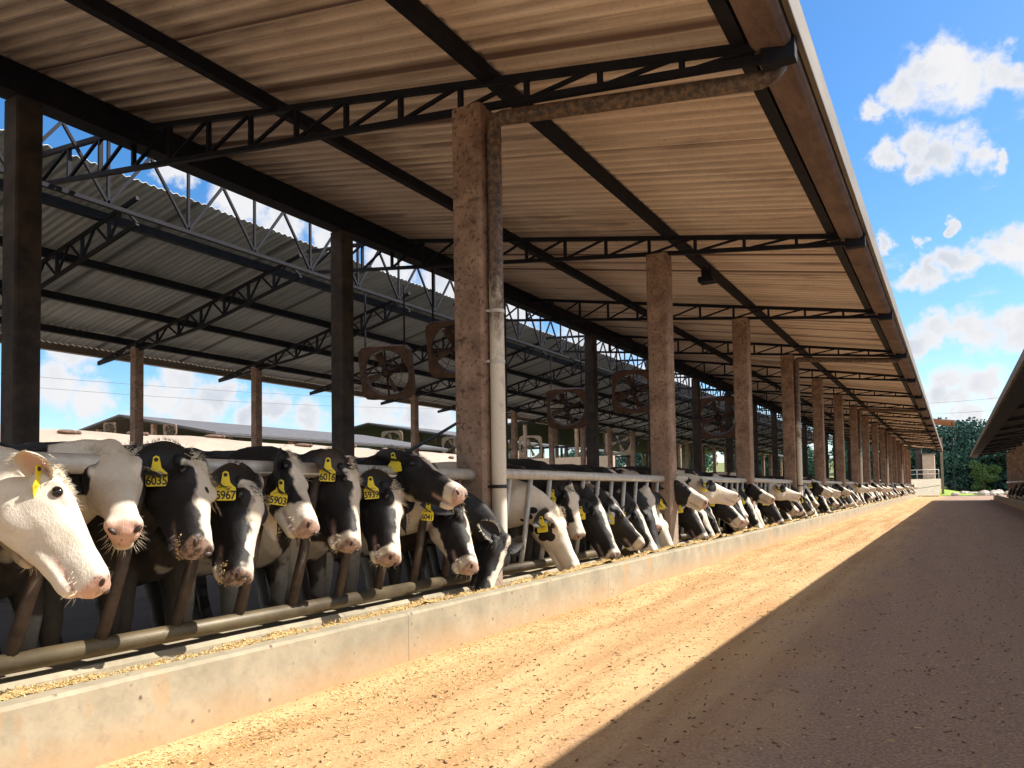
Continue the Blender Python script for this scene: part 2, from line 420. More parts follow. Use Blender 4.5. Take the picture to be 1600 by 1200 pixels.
so.rotation_euler = Vector(SUN).to_track_quat('Z', 'Y').to_euler(); so.location = tuple(SUN * 50)

S.view_settings.view_transform = 'Standard'; S.view_settings.look = 'None'; S.view_settings.gamma = 1; S.view_settings.exposure = .9
S.cycles.use_denoising = True; S.cycles.max_bounces = 8; S.cycles.diffuse_bounces = 5; S.cycles.glossy_bounces = 2; S.cycles.use_adaptive_sampling = True
S.cycles.sample_clamp_indirect = 8

# ------------------------------------------------------------------ setting
FL = .05                                            # barn floor height
KX = -2.90                                          # lane side of the feed wall
RX = -3.45                                          # feed fence line = lane-side columns
Y0, DY, NC = 5.44, 4.74, 16
YS, YE = -9.0, 79.5
COLY = [Y0 + DY * k for k in range(NC)]

def grid(name, x0, x1, y0, y1, nx, ny, zf, mat, kind='structure'):
    xs = np.linspace(x0, x1, nx); ys = y0 + (y1 - y0) * np.linspace(0, 1, ny) ** 1.0
    m = MB(); vs = [(x, y, zf(x, y)) for y in ys for x in xs]
    fs = [(j * nx + i, j * nx + i + 1, (j + 1) * nx + i + 1, (j + 1) * nx + i) for j in range(ny - 1) for i in range(nx - 1)]
    m.add(vs, fs); o = m.build(name, mat, smooth=True); o['kind'] = kind
    return o

grid('ground', -900, 900, -300, 1500, 3, 3, lambda x, y: -.06, MT['earth'])
def lane_z(x, y):
    z = .012 * mnoise.noise((x * 1.3, y * .5, 0)) + .008 * mnoise.noise((x * 4, y * 3, 5))
    return z + .05 * max(0, 1 - (x - KX) / .5) ** 2 * (.6 + .8 * mnoise.noise((y * .7, 3, 1)))
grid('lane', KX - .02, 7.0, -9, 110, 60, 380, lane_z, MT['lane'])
grid('barn_floor', -16.6, RX - .14, -9, 80, 3, 3, lambda x, y: FL, MT['floor'])
grid('field', -170, -18, 38, 300, 60, 80, lambda x, y: -.03 + 2.6 * max(0, min(1, (y - 39) / 7)) * max(0, min(1, (-x - 18) / 1.5)) * max(0, min(1, (x + 36) / 3)) + .06 * mnoise.noise((x * .4, y * .4, 0)), MT['grass'])
grid('lawn', -2.9, 2.6, 88, 95, 16, 10, lambda x, y: .04 + .95 * float(1 - max(0, min(1, (x + 2.9) / 5.2))) * max(0, min(1, (y - 88) / 4)) + .02 * mnoise.noise((x * 2, y * 2, 0)), MT['lawn'])

# ---- feed wall and trough
m = MB()
prof = [(KX, -.05), (KX, .315), (KX - .015, .33), (KX - .105, .33), (KX - .12, .315), (KX - .12, .02), (RX + .06, .02), (RX + .045, .275), (RX + .02, .295), (RX - .15, .295), (RX - .15, -.05)]
ys = np.arange(YS, YE, .5); rings = []
for y in ys:
    rings.append([(x + .004 * mnoise.noise((y * .8, z * 3, x)), y, z + (.006 * mnoise.noise((y * 1.7, 9, x)) if z > 0 else 0)) for x, z in prof])
m.loft(rings); o = m.build('feed_wall', MT['curb'])
tag(o, 'long low concrete feed wall along the lane in front of the eating cows', 'feed wall')

def feed_h(x, y):
    a = max(0, min(1, (KX - .12 - x) / .42))
    top = .328 + .02 * max(0, min(1, (y - 5) / 3)) + .05 * mnoise.noise((y * 1.1, 2, 0)) + .03 * mnoise.noise((y * 4, x * 4, 0))
    if a < .14: top += .035 * math.sin(PI * a / .28) - .01 * (1 - a / .14)
    else: a = min(1., .14 + (a - .14) * 2.1); top += .03 * (1 - a)
    return max(.03, top * (1 - a) + (.15 + .10 * mnoise.noise((y * 1.3, 7, 0))) * a + .02 * mnoise.noise((x * 14, y * 14, 3)) + .012 * mnoise.noise((x * 40, y * 40, 1)))
grid('chopped_feed', KX - .119, RX + .058, -1, 79, 18, 1700, feed_h, MT['feed'], 'stuff')
bpy.data.objects['chopped_feed']['label'] = 'yellow chopped feed lying in the trough behind the feed wall'

# ---- loose bits
def bits(name, n, place, ln, th, mat, label, flat=.25):
    P = np.array([place() for _ in range(n)]); a = RNG.uniform(0, 2 * PI, n); L = RNG.uniform(ln[0], ln[1], n) / 2; T = RNG.uniform(th[0], th[1], n)
    tilt = RNG.normal(0, flat, n)
    dx = np.stack([np.cos(a) * np.cos(tilt), np.sin(a) * np.cos(tilt), np.sin(tilt)], 1) * L[:, None]
    sx = np.stack([-np.sin(a), np.cos(a), np.zeros(n)], 1) * T[:, None]; up = np.array([0, 0, 1.]) * T[:, None]
    c = P + up * .8
    V = np.stack([c - dx - sx, c - dx + sx, c + dx + up, c + dx - up * .6], 1).reshape(-1, 3)
    F = np.array([[0, 1, 2], [0, 3, 1], [1, 3, 2], [0, 2, 3]])[None] + (np.arange(n) * 4)[:, None, None]
    me = bpy.data.meshes.new(name); me.from_pydata(V.tolist(), [], F.reshape(-1, 3).tolist()); me.materials.append(mat)
    o = bpy.data.objects.new(name, me); COL.objects.link(o); tag(o, label, None, None, 'stuff'); return o

def lane_pt():
    y = 1.0 + 26 * RNG.random() ** 1.8
    r = RNG.random()
    x = KX + .02 + abs(RNG.normal(0, .38)) if r < .55 else (-1.75 + RNG.normal(0, .22) if r < .75 else RNG.uniform(KX, 3.0))
    return (x, y, lane_z(x, y))
bits('straw_litter', 32000, lane_pt, (.008, .032), (.0012, .0032), MT['straw'], 'pale straw scattered over the lane, thickest by the feed wall')
def lane_pt2():
    y = 1.2 + 30 * RNG.random() ** 1.6; x = RNG.uniform(KX, 3.2); return (x, y, lane_z(x, y))
bits('dung_crumbs', 9000, lane_pt2, (.006, .03), (.0015, .006), MT['crumb'], 'dark crumbs of dung and soil scattered over the lane')
def feed_pt():
    y = 1.0 + 16 * RNG.random() ** 1.5; x = KX - .10 - abs(RNG.normal(0, .14)); x = max(x, RX + .06)
    return (x, y, feed_h(x, y) if x < KX - .12 else .33)
bits('feed_bits', 16000, feed_pt, (.008, .03), (.0015, .004), MT['straw'], 'loose bits of chopped feed on the trough heap', .6)

# ------------------------------------------------------------------ the barn
def roof1(x): return 4.22 + .17 * (-x - .8)         # underside of the lane-side roof
def roof2(x): return 5.75 - .223 * (-x - 10.0)
barn = empty('cattle_barn', (RX, 30, 0), 'long open cattle barn on concrete columns with two corrugated roof slopes, left of the lane', 'barn')
BO = np.array((RX, 30, 0))
def bp(mb, name, mat, smooth=False, parent=None, bevel=0):
    mb.v = [tuple(np.array(p) - BO) for p in mb.v]
    return mb.build(name, mat, parent or barn, smooth, None, bevel)

def corrugated(x0, x1, y0, y1, zf, pitch=.18, amp=.022, nx=4, th=.008, step=None):
    k = 6; n = int((y1 - y0) / pitch * k) + 1; ys = np.linspace(y0, y1, n); xs = np.linspace(x0, x1, nx); m = MB(); vs = []
    for sgn in (0, 1):
        for y in ys:
            c = amp * math.sin(2 * PI * y / pitch) + (.010 if int(y // 1.05) % 2 else 0)
            for x in xs: vs.append((x, y, zf(x) + c + sgn * th))
    o = n * nx; fs = []
    for j in range(n - 1):
        for i in range(nx - 1):
            a = j * nx + i; fs.append((a, a + nx, a + nx + 1, a + 1)); fs.append((o + a, o + a + 1, o + a + nx + 1, o + a + nx))
    for j in range(n - 1):
        a = j * nx; fs.append((a, o + a, o + a + nx, a + nx)); a = j * nx + nx - 1; fs.append((a, a + nx, o + a + nx, o + a))
    m.add(vs, fs); return m

o = bp(corrugated(-8.35, -1.05, YS, YE, lambda x: roof1(x) + .03), 'roof_sheet', MT['sheet']); o['label'] = 'brown stained corrugated roof slope over the cows heads'
o = bp(corrugated(-16.35, -10.25, -6, YE, lambda x: roof2(x) + .03, .13, .014), 'roof_sheet', MT['farsheet']); o['label'] = 'grey corrugated roof slope at the back of the barn'

# gutter: a trough section along the edge
m = MB(); z = roof1(-.95)
pr = [(-1.13, z + .02), (-1.13, z - .10), (-1.10, z - .135), (-.90, z - .175), (-.86, z - .15), (-.845, z - .09), (-.845, z + .10), (-.87, z + .10), (-.875, z + .02)]
m.loft([[(x, y, q) for x, q in pr] for y in (YS, YE)]); bp(m, 'gutter', MT['gutter'])
m = MB(); m.box(-.844, -.80, YS, YE + .05, z - .12, z + .135); bp(m, 'fascia', MT['whitepaint'], bevel=.01)

for x in (-3.3, -5.85):
    m = MB(); q = roof1(x); m.box(x - .045, x + .045, YS, YE, q - .13, q - .004); bp(m, 'purlin', MT['steel'])
m = MB(); q = roof1(-1.22); m.box(-1.26, -1.16, YS, YE, q - .12, q - .004); bp(m, 'purlin', MT['steel'])
for x in (-11.25, -12.7, -14.1, -15.5):
    m = MB(); q = roof2(x); m.box(x - .05, x + .05, -6, YE, q - .14, q - .004); bp(m, 'purlin', MT['farsteel'])
m = MB(); m.box(-8.27, -8.03, YS, YE, 5.15, 5.46); bp(m, 'ridge_beam', MT['steel'])
m = MB(); m.box(-16.5, -16.36, -6, YE, roof2(-16.4) - .12, roof2(-16.4) + .07); bp(m, 'fascia', MT['whitepaint'])

def truss(m, y, xs, top, bot, w=.05, style='N'):
    for a, b in zip(xs[:-1], xs[1:]):
        m.bar((a, y, top(a)), (b, y, top(b)), .05, .058); 
        if abs(top(a) - bot(a)) + abs(top(b) - bot(b)) > .05: m.bar((a, y, bot(a)), (b, y, bot(b)), .05, .052)
    for i in range(len(xs) - 1):
        a, b = xs[i], xs[i + 1]
        if top(a) - bot(a) > .08: m.bar((a, y + .004, top(a)), (a, y + .004, bot(a)), .034, .05, (0, 1, 0))
        if top(b) - bot(b) > .08:
            if style == 'N': m.bar((a, y - .004, top(a)), (b, y - .004, bot(b)), .026, .036, (0, 1, 0))
            else:
                mid = (a + b) / 2; m.bar((a, y - .004, bot(a)), (mid, y - .004, top(mid)), .03, .035, (0, 1, 0)); m.bar((mid, y + .004, top(mid)), (b, y + .004, bot(b)), .03, .035, (0, 1, 0))
for y in [Y0 - DY, *COLY]:
    m = MB(); truss(m, y, list(np.linspace(-.98, -10.1, 15)), lambda x: 4.10 + .17 * (-x - .8) - (.1 * max(0, -x - 8.3)), lambda x: min(4.33 + .118 * (-x - 3.45), 4.10 + .17 * (-x - .8) - .05))
    m.box(-1.06, -.835, y - .05, y + .05, 3.98, 4.14)
    bp(m, 'truss', MT['steel'])
FY = [10.26 + 3.28 * k for k in range(-4, 21)]
for y in FY:
    m = MB(); truss(m, y, list(np.linspace(-16.6, -10.35, 10)), lambda x: roof2(x) - .17, lambda x: roof2(x) - .20 - .105 * (x + 16.6) if x < -13.2 else roof2(x) - .557, .04, 'W')
    bp(m, 'truss', MT['farsteel'])
# lattice along the open ridge gap
m = MB()
for k, y in enumerate(np.arange(-6, YE - 1.2, 1.18)):
    m.bar((-9.2, y, 4.80), (-9.2, y + .59, 5.62), .035); m.bar((-9.2, y + .59, 5.62), (-9.2, y + 1.18, 4.80), .035); m.bar((-9.2, y, 4.80), (-9.2, y, 5.62), .035)
m.box(-9.23, -9.17, -6, YE, 5.62, 5.68); m.box(-9.23, -9.17, -6, YE, 4.75, 4.80)
bp(m, 'ridge_lattice', MT['steel'])

def post(x, y, s, z0, z1, mat, bev=.02):
    m = MB(); n = 12; h = s / 2; c = bev; rings = []
    for i in range(n + 1):
        q = z0 + (z1 - z0) * i / n; rings.append([(x + a, y + b, q) for a, b in ((-h, -h + c), (-h + c, -h), (h - c, -h), (h, -h + c), (h, h - c), (h - c, h), (-h + c, h), (-h, h - c))])
    m.loft(rings); return bp(m, 'column', mat)
for y in COLY: post(RX, y, .285, FL - .1, 4.30, MT['column'])
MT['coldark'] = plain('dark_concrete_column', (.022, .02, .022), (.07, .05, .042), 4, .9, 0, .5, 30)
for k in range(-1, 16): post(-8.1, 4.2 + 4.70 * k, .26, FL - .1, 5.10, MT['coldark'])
for y in FY: post(-15.2, y, .20, -.1, 4.28, MT['column'], .015)

# downpipes on every third column
for k in (0, 3, 6, 9, 12):
    y = COLY[k] - .02; px = RX + .143 + .065; m = MB(); r = .062
    yo = y + .16
    path = [(-.98, yo, 4.13), (-.98, yo, 4.03), (-1.02, yo, 3.99), (-1.10, yo, 3.975)]
    for q in np.linspace(.12, 1, 8): path.append((-1.10 + (px + 1.10 + .09) * q, yo + (y - yo) * q, 3.97 + .20 * q))
    path += [(px + .03, y, 4.165), (px, y, 4.12), (px, y, 4.02)]
    for q in np.linspace(.1, 1, 12): path.append((px, y, 4.02 + (.48 - 4.02) * q))
    m.tube(path, r, 16); dp = bp(m, 'downpipe', MT['pipe'], True)
    for zc, mt in ((2.55, MT['galv']), (2.13, MT['galv']), (1.10, MT['black']), (4.0, MT['pipe'])):
        c = MB(); c.tube([(px, y, zc - .014), (px, y, zc + .014)], r + .005, 16)
        if zc < 4: c.box(px - .13, px - .03, y - .075, y - .06, zc - .01, zc + .01)
        bp(c, 'pipe_clamp', mt, False, dp)
m = MB(); p = at(1105, 436, X=-3.3); m.box(-3.42, -3.18, p[1] - .12, p[1] + .12, 4.34, 4.42); m.box(-3.38, -3.22, p[1] - .05, p[1] + .05, 4.42, 4.56); lf = bp(m, 'floodlight', MT['steel'])
# back wall line of tubes and pipes at the far side
# ------------------------------------------------------------------ feed fence panels
def fence_panel(y0, y1, k, near):
    lab = 'first feed fence panel at the left edge, sloping brown bars under a thick grey rail' if k == 0 else f'feed fence panel of grey tubes between the {ORD[k]} and {ORD[k+1]} lane-side columns'
    e = empty('feed_fence', (RX, y0, 0), lab, 'feed fence', 'feed fence panels between the columns')
    o_ = np.array((RX, y0, 0))
    def b(m, n, mt, sm=False): m.v = [tuple(np.array(p) - o_) for p in m.v]; return m.build(n, mt, e, sm)
    x = RX + .02
    m = MB(); m.tube([(x, y0, 1.215), (x, y1, 1.20)], .047, 14); b(m, 'top_rail', MT['galv'], True)
    m = MB(); m.tube([(x, y0, .375), (x, (y0 + y1) / 2, .37), (x, y1, .375)], .043, 14); b(m, 'lower_rail', MT['yellowrail'], True)
    y = y0 + .14
    while y < y1 - .30:
        m = MB(); m.tube([(x, y, .39), (x, y + .10, .70), (x, y + .22, 1.19)], .024 if not near else .03, 8); b(m, 'slanted_bar', MT['darkbar'] if near else MT['galv'], True); y += .392
bounds = [Y0 - DY, *COLY]
for k in range(len(bounds) - 1): fence_panel(bounds[k] + .12, bounds[k + 1] - .12, k, k == 0)

# ------------------------------------------------------------------ cows
def ss(a, b, x):
    t = np.clip((x - a) / (b - a), 0, 1); return t * t * (3 - 2 * t)

HEAD = [  # s along poll->nose, top, bottom, half width
    (-.13, .000, -.13, .050), (-.08, .028, -.16, .070), (-.01, .050, -.180, .083), (.08, .058, -.196, .094), (.17, .062, -.208, .106), (.25, .062, -.208, .108),
    (.34, .056, -.196, .098), (.46, .047, -.168, .080), (.58, .043, -.140, .067), (.70, .039, -.118, .056), (.80, .040, -.104, .056), (.88, .041, -.098, .060),
    (.95, .032, -.092, .060), (.99, .014, -.082, .052), (1.02, -.012, -.062, .034)]
JAW = [(.30, -.11, -.200, .05), (.45, -.105, -.172, .046), (.60, -.098, -.150, .042), (.75, -.09, -.135, .040), (.86, -.088, -.130, .040), (.93, -.088, -.120, .034), (.96, -.09, -.108, .02)]

def sgnpow(c, p): return np.sign(c) * np.abs(c) ** p

def head_rings(tab, P, n=26, p=.85, narrow=.35):
    rings = []
    for s, top, bot, hw in tab:
        mid = top + (bot - top) * .38; r = []
        for k in range(n):
            a = 2 * PI * k / n; c, q = math.cos(a), math.sin(a)
            d = mid + (top - mid) * sgnpow(q, p) if q > 0 else mid - (bot - mid) * sgnpow(q, p)
            wd = hw * sgnpow(c, p) * (1 - narrow * max(0, -q) ** 1.4) * (1 - .12 * max(0, q) ** 2)
            r.append(P(s, wd, d))
        rings.append(r)
    return rings

def cow_build(C):
    """C: dict(poll, muz, ref, wx, wy, cs, voxel ...) world coords, origin at (wx, wy, floor). returns object"""
    org = np.array((C['wx'], C['wy'], C.get('floor', FL))); cs = C.get('cs', .93); vox = C.get('voxel', .0105)
    poll = np.array(C['poll'], float) - org; muz = np.array(C['muz'], float) - org
    a = unit(muz - poll); L = np.linalg.norm(muz - poll) / .985; q = L / .52
    u = np.array(C.get('ref', (.4, 0, 1.)), float); u = unit(u - (u @ a) * a); v = unit(np.cross(u, a))
    O = poll - u * .045 * q
    XW, DW = 1.12, 1.16
    P = lambda s, x, d: O + a * (s * L) + v * (x * q * XW) + u * (d * q * (DW if d < 0 else 1))
    m = MB()
    m.loft(head_rings(HEAD, P)); m.loft(head_rings(JAW, P, 18, .9, .2))
    for sd in (-1, 1):
        m.ell(P(.225, sd * .082, .022), (a, v, u), (.062 * q, .030 * q, .032 * q))            # brow and orbit
        m.ell(P(.20, sd * .062, -.105), (a, v, u), (.115 * q, .036 * q, .085 * q))           # cheek
        m.ell(P(.93, sd * .040, -.006), (a, v, u), (.045 * q, .030 * q, .036 * q))           # nostril wing
        m.ell(P(.05, sd * .085, -.01), (v, a, u), (.035 * q, .035 * q, .032 * q))            # ear root
    m.ell(P(.0, 0, .035), (a, v, u), (.07 * q, .055 * q, .035 * q))                          # poll
    # neck
    H = P(.05, 0, -.075); wz = C.get('nz', .98) * cs
    N0 = np.array((-.12, 0, wz)); dv = H - N0; ln = np.linalg.norm(dv)
    N1 = N0 + np.array((.42, 0, .02)) * min(1, ln / .8) + dv * .18; N2 = H - unit(unit(dv) * .6 + a * .5) * ln * .25 + np.array((0, 0, .05))
    rings = []; NN = 16
    for i in range(NN + 1):
        t = i / NN; B = (1 - t) ** 3 * N0 + 3 * (1 - t) ** 2 * t * N1 + 3 * (1 - t) * t * t * N2 + t ** 3 * H
        T = unit(3 * (1 - t) ** 2 * (N1 - N0) + 6 * (1 - t) * t * (N2 - N1) + 3 * t * t * (H - N2))
        up = unit(u * t + np.array((0, 0, 1.)) * (1 - t)); up = unit(up - (up @ T) * T); sd = np.cross(T, up)
        e = t ** .8; rw = (.21 * (1 - e) + (.103 * q / cs) * e) * cs; rh = (.315 * (1 - e) + (.15 * q / cs) * e) * cs
        r = []
        for k in range(22):
            b = 2 * PI * k / 22; c, s_ = math.cos(b), math.sin(b)
            r.append(B + sd * rw * c * (1 - .25 * max(0, s_)) + up * rh * s_)
        rings.append(r)
    m.loft(rings)
    # trunk
    TR = [(-1.63, 1.08, .08, .10), (-1.58, 1.06, .20, .25), (-1.42, 1.05, .265, .33), (-1.15, 1.02, .30, .38), (-.80, .98, .345, .43), (-.45, .965, .345, .445), (-.18, .97, .29, .435), (.02, .975, .225, .39), (.15, .97, .16, .30), (.20, .96, .08, .18)]
    rings = []
    for x, cz, ry, rz in TR:
        r = []
        for k in range(26):
            b = 2 * PI * k / 26; c, s_ = math.cos(b), math.sin(b)
            r.append(np.array((x, ry * sgnpow(c, .9) * (1 - .28 * max(0, s_) ** 2), cz + rz * sgnpow(s_, .85))) * cs)
        rings.append(r)
    m.loft(rings)
    m.ell(np.array((-1.35, 0, .62)) * cs, np.eye(3), np.array((.24, .17, .18)) * cs)
    for sd in (-1, 1):
        y = sd * .17
        m.tube([np.array(p) * cs for p in ((-.08, y * .9, .98), (-.05, y, .74), (-.02, y, .50), (-.02, y, .46), (-.03, y, .24), (-.02, y, .12), (.02, y, .03))], [x * cs for x in (.13, .105, .066, .062, .042, .05, .055)], 12)
        m.ell(np.array((.025, y, .035)) * cs, np.eye(3), np.array((.075, .055, .045)) * cs)
        y = sd * .19
        m.tube([np.array(p) * cs for p in ((-1.36, y * .8, 1.0), (-1.30, y, .80), (-1.33, y, .66), (-1.50, y, .50), (-1.48, y, .40), (-1.42, y, .22), (-1.40, y, .12), (-1.36, y, .03))], [x * cs for x in (.19, .16, .105, .062, .055, .042, .05, .055)], 12)
        m.ell(np.array((-1.355, y, .035)) * cs, np.eye(3), np.array((.075, .055, .045)) * cs)
    m.tube([np.array(p) * cs for p in ((-1.60, 0, 1.28), (-1.68, 0, 1.20), (-1.70, 0, .9), (-1.69, 0, .6), (-1.68, .01, .45))], [x * cs for x in (.04, .03, .022, .02, .05)], 10)
    tmp = bpy.data.objects.new('tmp', m.mesh('tmp')); COL.objects.link(tmp)
    rm = tmp.modifiers.new('r', 'REMESH'); rm.mode = 'VOXEL'; rm.voxel_size = vox; rm.use_smooth_shade = True
    sm = tmp.modifiers.new('s', 'SMOOTH'); sm.factor = .5; sm.iterations = 4
    dg = bpy.context.evaluated_depsgraph_get(); me = bpy.data.meshes.new_from_object(tmp.evaluated_get(dg)); bpy.data.objects.remove(tmp)
    n = len(me.vertices); V = np.empty(n * 3, 'f'); me.vertices.foreach_get('co', V); V = V.reshape(-1, 3).astype(float)
    V += np.array([mnoise.noise_vector(Vector(p * 16)) for p in V]) * .0035 + np.array([mnoise.noise_vector(Vector(p * 5 + 9)) for p in V]) * .006
    # head frame coordinates, nostril and mouth dents
    D = V - O; s = D @ a / L; x = D @ v / q / XW; d = D @ u / q; d = np.where(d < 0, d / DW, d)
    for sd in (-1, 1):
        e = ((s - .985) / .03) ** 2 + ((x - sd * .037) / .016) ** 2 + ((d + .008) / .02) ** 2
        V -= (a * .018 * q)[None] * np.exp(-e)[:, None]
    hw = ss(-.32, -.10, s) * (1 - ss(.16, .24, np.abs(x))) * (1 - ss(.28, .36, np.abs(d + .08))) * (1 - ss(1.1, 1.2, s))
    fx = np.zeros(n) - 9
    Hd = C['head']; k = Hd['kind']
    if k == 'white': f = np.full(n, 1.5)
    elif k == 'black': f = np.full(n, -1.5)
    else:
        w0, w1 = Hd.get('w', (.05, .03)); bw = w0 + (w1 - w0) * np.clip((s - .1) / .5, 0, 1)
        bw = bw * ss(Hd.get('s0', -.12), Hd.get('s0', -.12) + .14, s)
        off = Hd.get('off', 0) ; f = (bw - np.abs(x - off * (1 + 0 * s))) * 16 - np.maximum(0, .015 - d) * 26
        f = np.maximum(f, (s - Hd.get('ms', .80)) * 9)
        if Hd.get('throat'): f = np.maximum(f, (-.145 - d + Hd['throat']) * 20)
        f = np.clip(f, -1.5, 1.5)
    for (ps, px, pd, pr, col) in Hd.get('spots', []):
        r = np.sqrt(((s - ps) * .52) ** 2 + (x - px) ** 2 + (d - pd) ** 2) / pr
        g = (1 - r) * 3; f = np.where(col > 0, np.maximum(f, g), np.minimum(f, -g))
    bias = C.get('bias', -.6); body = np.full(n, bias)
    legs = 1 - ss(.25 * cs, .6 * cs, V[:, 2]); body = body + legs * .9
    body = body + C.get('brisket', 1.0) * (1 - ss(.62 * cs, .86 * cs, V[:, 2])) * ss(-.1, .1, V[:, 0])
    BS = []
    for (bx, by, bz, br, col) in C.get('bspots', []):
        r = np.sqrt((V[:, 0] - bx) ** 2 + (0 if by is None else (V[:, 1] - by) ** 2) + (V[:, 2] - bz) ** 2) / br
        g = (1 - r) * 3; body = np.where(col > 0, np.maximum(body, g), np.minimum(body, -g)); BS.append((r, g, col))
    coat = hw * f + (1 - hw) * body; var = (1 - hw) * C.get('var', 1.0)
    if C.get('neckspots'):
        for r, g, col in BS: coat = np.minimum(coat, -g); var = np.where(r < 1.1, 0, var)
    skin = hw * ss(.93, .965, s + .35 * np.minimum(0, d + .0) + .25 * np.maximum(0, .03 - np.abs(x))) * ss(-.085, -.07, d)
    lip = np.exp(-((d + .086) / .010) ** 2) * ss(.62, .70, s) * hw * (s < 1.1)
    skin = np.clip(np.maximum(skin, lip * .9), 0, 1)
    eyer = np.minimum(*[np.sqrt(((s - .235) * .52) ** 2 + (x - sd * .108) ** 2 + (d - .012) ** 2) for sd in (-1, 1)])
    skin = np.maximum(skin, .7 * (1 - ss(.024, .034, eyer)) * hw * (f > .3) * C.get('pink', 0))
    faces = [tuple(p.vertices) for p in me.polygons]; bpy.data.meshes.remove(me)
    # ears (joined to the same mesh)
    VV = [V]; CO = [coat]; VA = [var]; SK = [skin]; base = n; EAR = []
    for sd in (-1, 1):
        er = C.get('ears', {}).get(sd, {}); e = unit(v * sd * .92 + a * er.get('a', -.12) + u * er.get('u', .0) + np.array((0, 0, er.get('z', -.35))) + (np.array((-.62, -.36, 0)) * C.get('earback', .42) if sd < 0 else 0))
        nn = np.array(er.get('n', a * .25 + u * .9), float); nn = unit(nn - (nn @ e) * e); wv = np.cross(e, nn)
        LE = er.get('L', .235) * q; WE = er.get('W', .066) * q; E0 = P(.045, sd * .078, -.002); NI, NJ = 13, 9
        for side in (0, 1):
            pts = []
            for i in range(NI):
                t = i / (NI - 1); wd = WE * (math.sin(PI * min(1, .14 + .86 * t)) ** .62) * (1.0 if t < .999 else .1); wd = max(wd, .004)
                for j in range(NJ):
                    h = (j / (NJ - 1) - .5) * 2
                    cup = (h * h) * .55 * wd - .02 * q * math.sin(PI * t)
                    edge = (1 - h * h) * (1 - t ** 4) * .007 * q
                    pts.append(E0 + e * LE * t + wv * (h * wd) + nn * (cup + (edge if side == 0 else -edge)) - np.array((0, 0, .05 * q * t * t)))
            VV.append(np.array(pts)); k2 = len(pts)
            c = er.get('coat', -1.5); CO.append(np.full(k2, c)); VA.append(np.zeros(k2))
            tt = np.repeat(np.linspace(0, 1, NI), NJ); hh = np.tile(np.abs(np.linspace(-1, 1, NJ)), NI)
            SK.append((er.get('inner', .0) * (1 - ss(.5, .95, hh)) * (1 - ss(.7, .95, tt))) if side == 0 else np.zeros(k2))
            for i in range(NI - 1):
                for j in range(NJ - 1):
                    q4 = (base + i * NJ + j, base + (i + 1) * NJ + j, base + (i + 1) * NJ + j + 1, base + i * NJ + j + 1)
                    faces.append(q4 if side == 0 else q4[::-1])
            base += k2
        EAR.append((sd, E0, e, nn, wv, LE, WE, er))
    V = np.concatenate(VV); me = bpy.data.meshes.new('cow'); me.from_pydata(V.tolist(), [], faces); me.polygons.foreach_set('use_smooth', [True] * len(me.polygons))
    for nm, arr in (('coat', np.concatenate(CO)), ('var', np.concatenate(VA)), ('skin', np.concatenate(SK)), ('pink', np.full(len(V), C.get('pink', .0) * (1 if C['head']['kind'] == 'white' else .5)))):
        at_ = me.attributes.new(nm, 'FLOAT', 'POINT'); at_.data.foreach_set('value', arr.astype('f'))
    me.materials.append(MT['coat']); cow = bpy.data.objects.new('cow', me); COL.objects.link(cow); cow.location = org
    tag(cow, C['label'], 'cow', C.get('group', 'cows eating along the feed wall'))
    # eyes, nostrils
    for sd in (-1, 1):
        g = MB(); g.ell(P(.232, sd * .104, .012), (a, v, u), (.024 * q, .016 * q, .020 * q)); g.build('eye', MT['eye'], cow, True)
        g = MB(); ax2 = unit(v * sd + u * .8 - a * .3); g.ell(P(.992, sd * .041, -.004), (ax2, np.cross(a, ax2), a), (.021 * q, .011 * q, .013 * q), 12, 7); g.build('nostril', MT['nostril'], cow, True)
    # tags
    for (sd, E0, e, nn, wv, LE, WE, er) in EAR:
        if 'tag' not in er: continue
        t = er.get('tt', .52); pin = E0 + e * LE * t + nn * (.012 * q) - np.array((0, 0, .05 * q * t * t))
        nt = np.array(er['tn'], float) if 'tn' in er else np.array((nn[0], nn[1], 0)) + np.array((.15, -.15, 0))
        nt = unit(nt); zt = np.array((0, 0, 1.)); rl = er.get('roll', ((C.get('seed', 0) * 37) % 7 - 3) * .055); side = unit(np.cross(zt, nt)); zt = unit(np.cross(nt, side))
        side, zt = side * math.cos(rl) + zt * math.sin(rl), zt * math.cos(rl) - side * math.sin(rl)
        sc = er.get('ts', 1.0) * q; pin = pin + nt * .006
        W, Ht = .043 * sc, .125 * sc
        out = [(-.012, .012), (-.016, -.012), (-.020, -.035), (-.034, -.050), (-.043, -.058), (-.043, -.108), (-.037, -.115), (.037, -.115), (.043, -.108), (.043, -.058), (.034, -.050), (.020, -.035), (.016, -.012), (.012, .012), (0, .018)]
        g = MB(); nO = len(out); vs = [pin + (side * X + zt * Z) * sc + nt * o for o in (.002, -.002) for X, Z in out]
        g.add(vs, [tuple(range(nO)), tuple(range(2 * nO - 1, nO - 1, -1))] + [(i, (i + 1) % nO, nO + (i + 1) % nO, nO + i) for i in range(nO)])
        tg = g.build('ear_tag', MT['tagyellow'], cow)
        g = MB(); g.ell(pin + nt * .003, (side, zt, nt), (.009 * sc, .009 * sc, .006), 10, 6); g.build('tag_stud', MT['tagink'], tg, True)
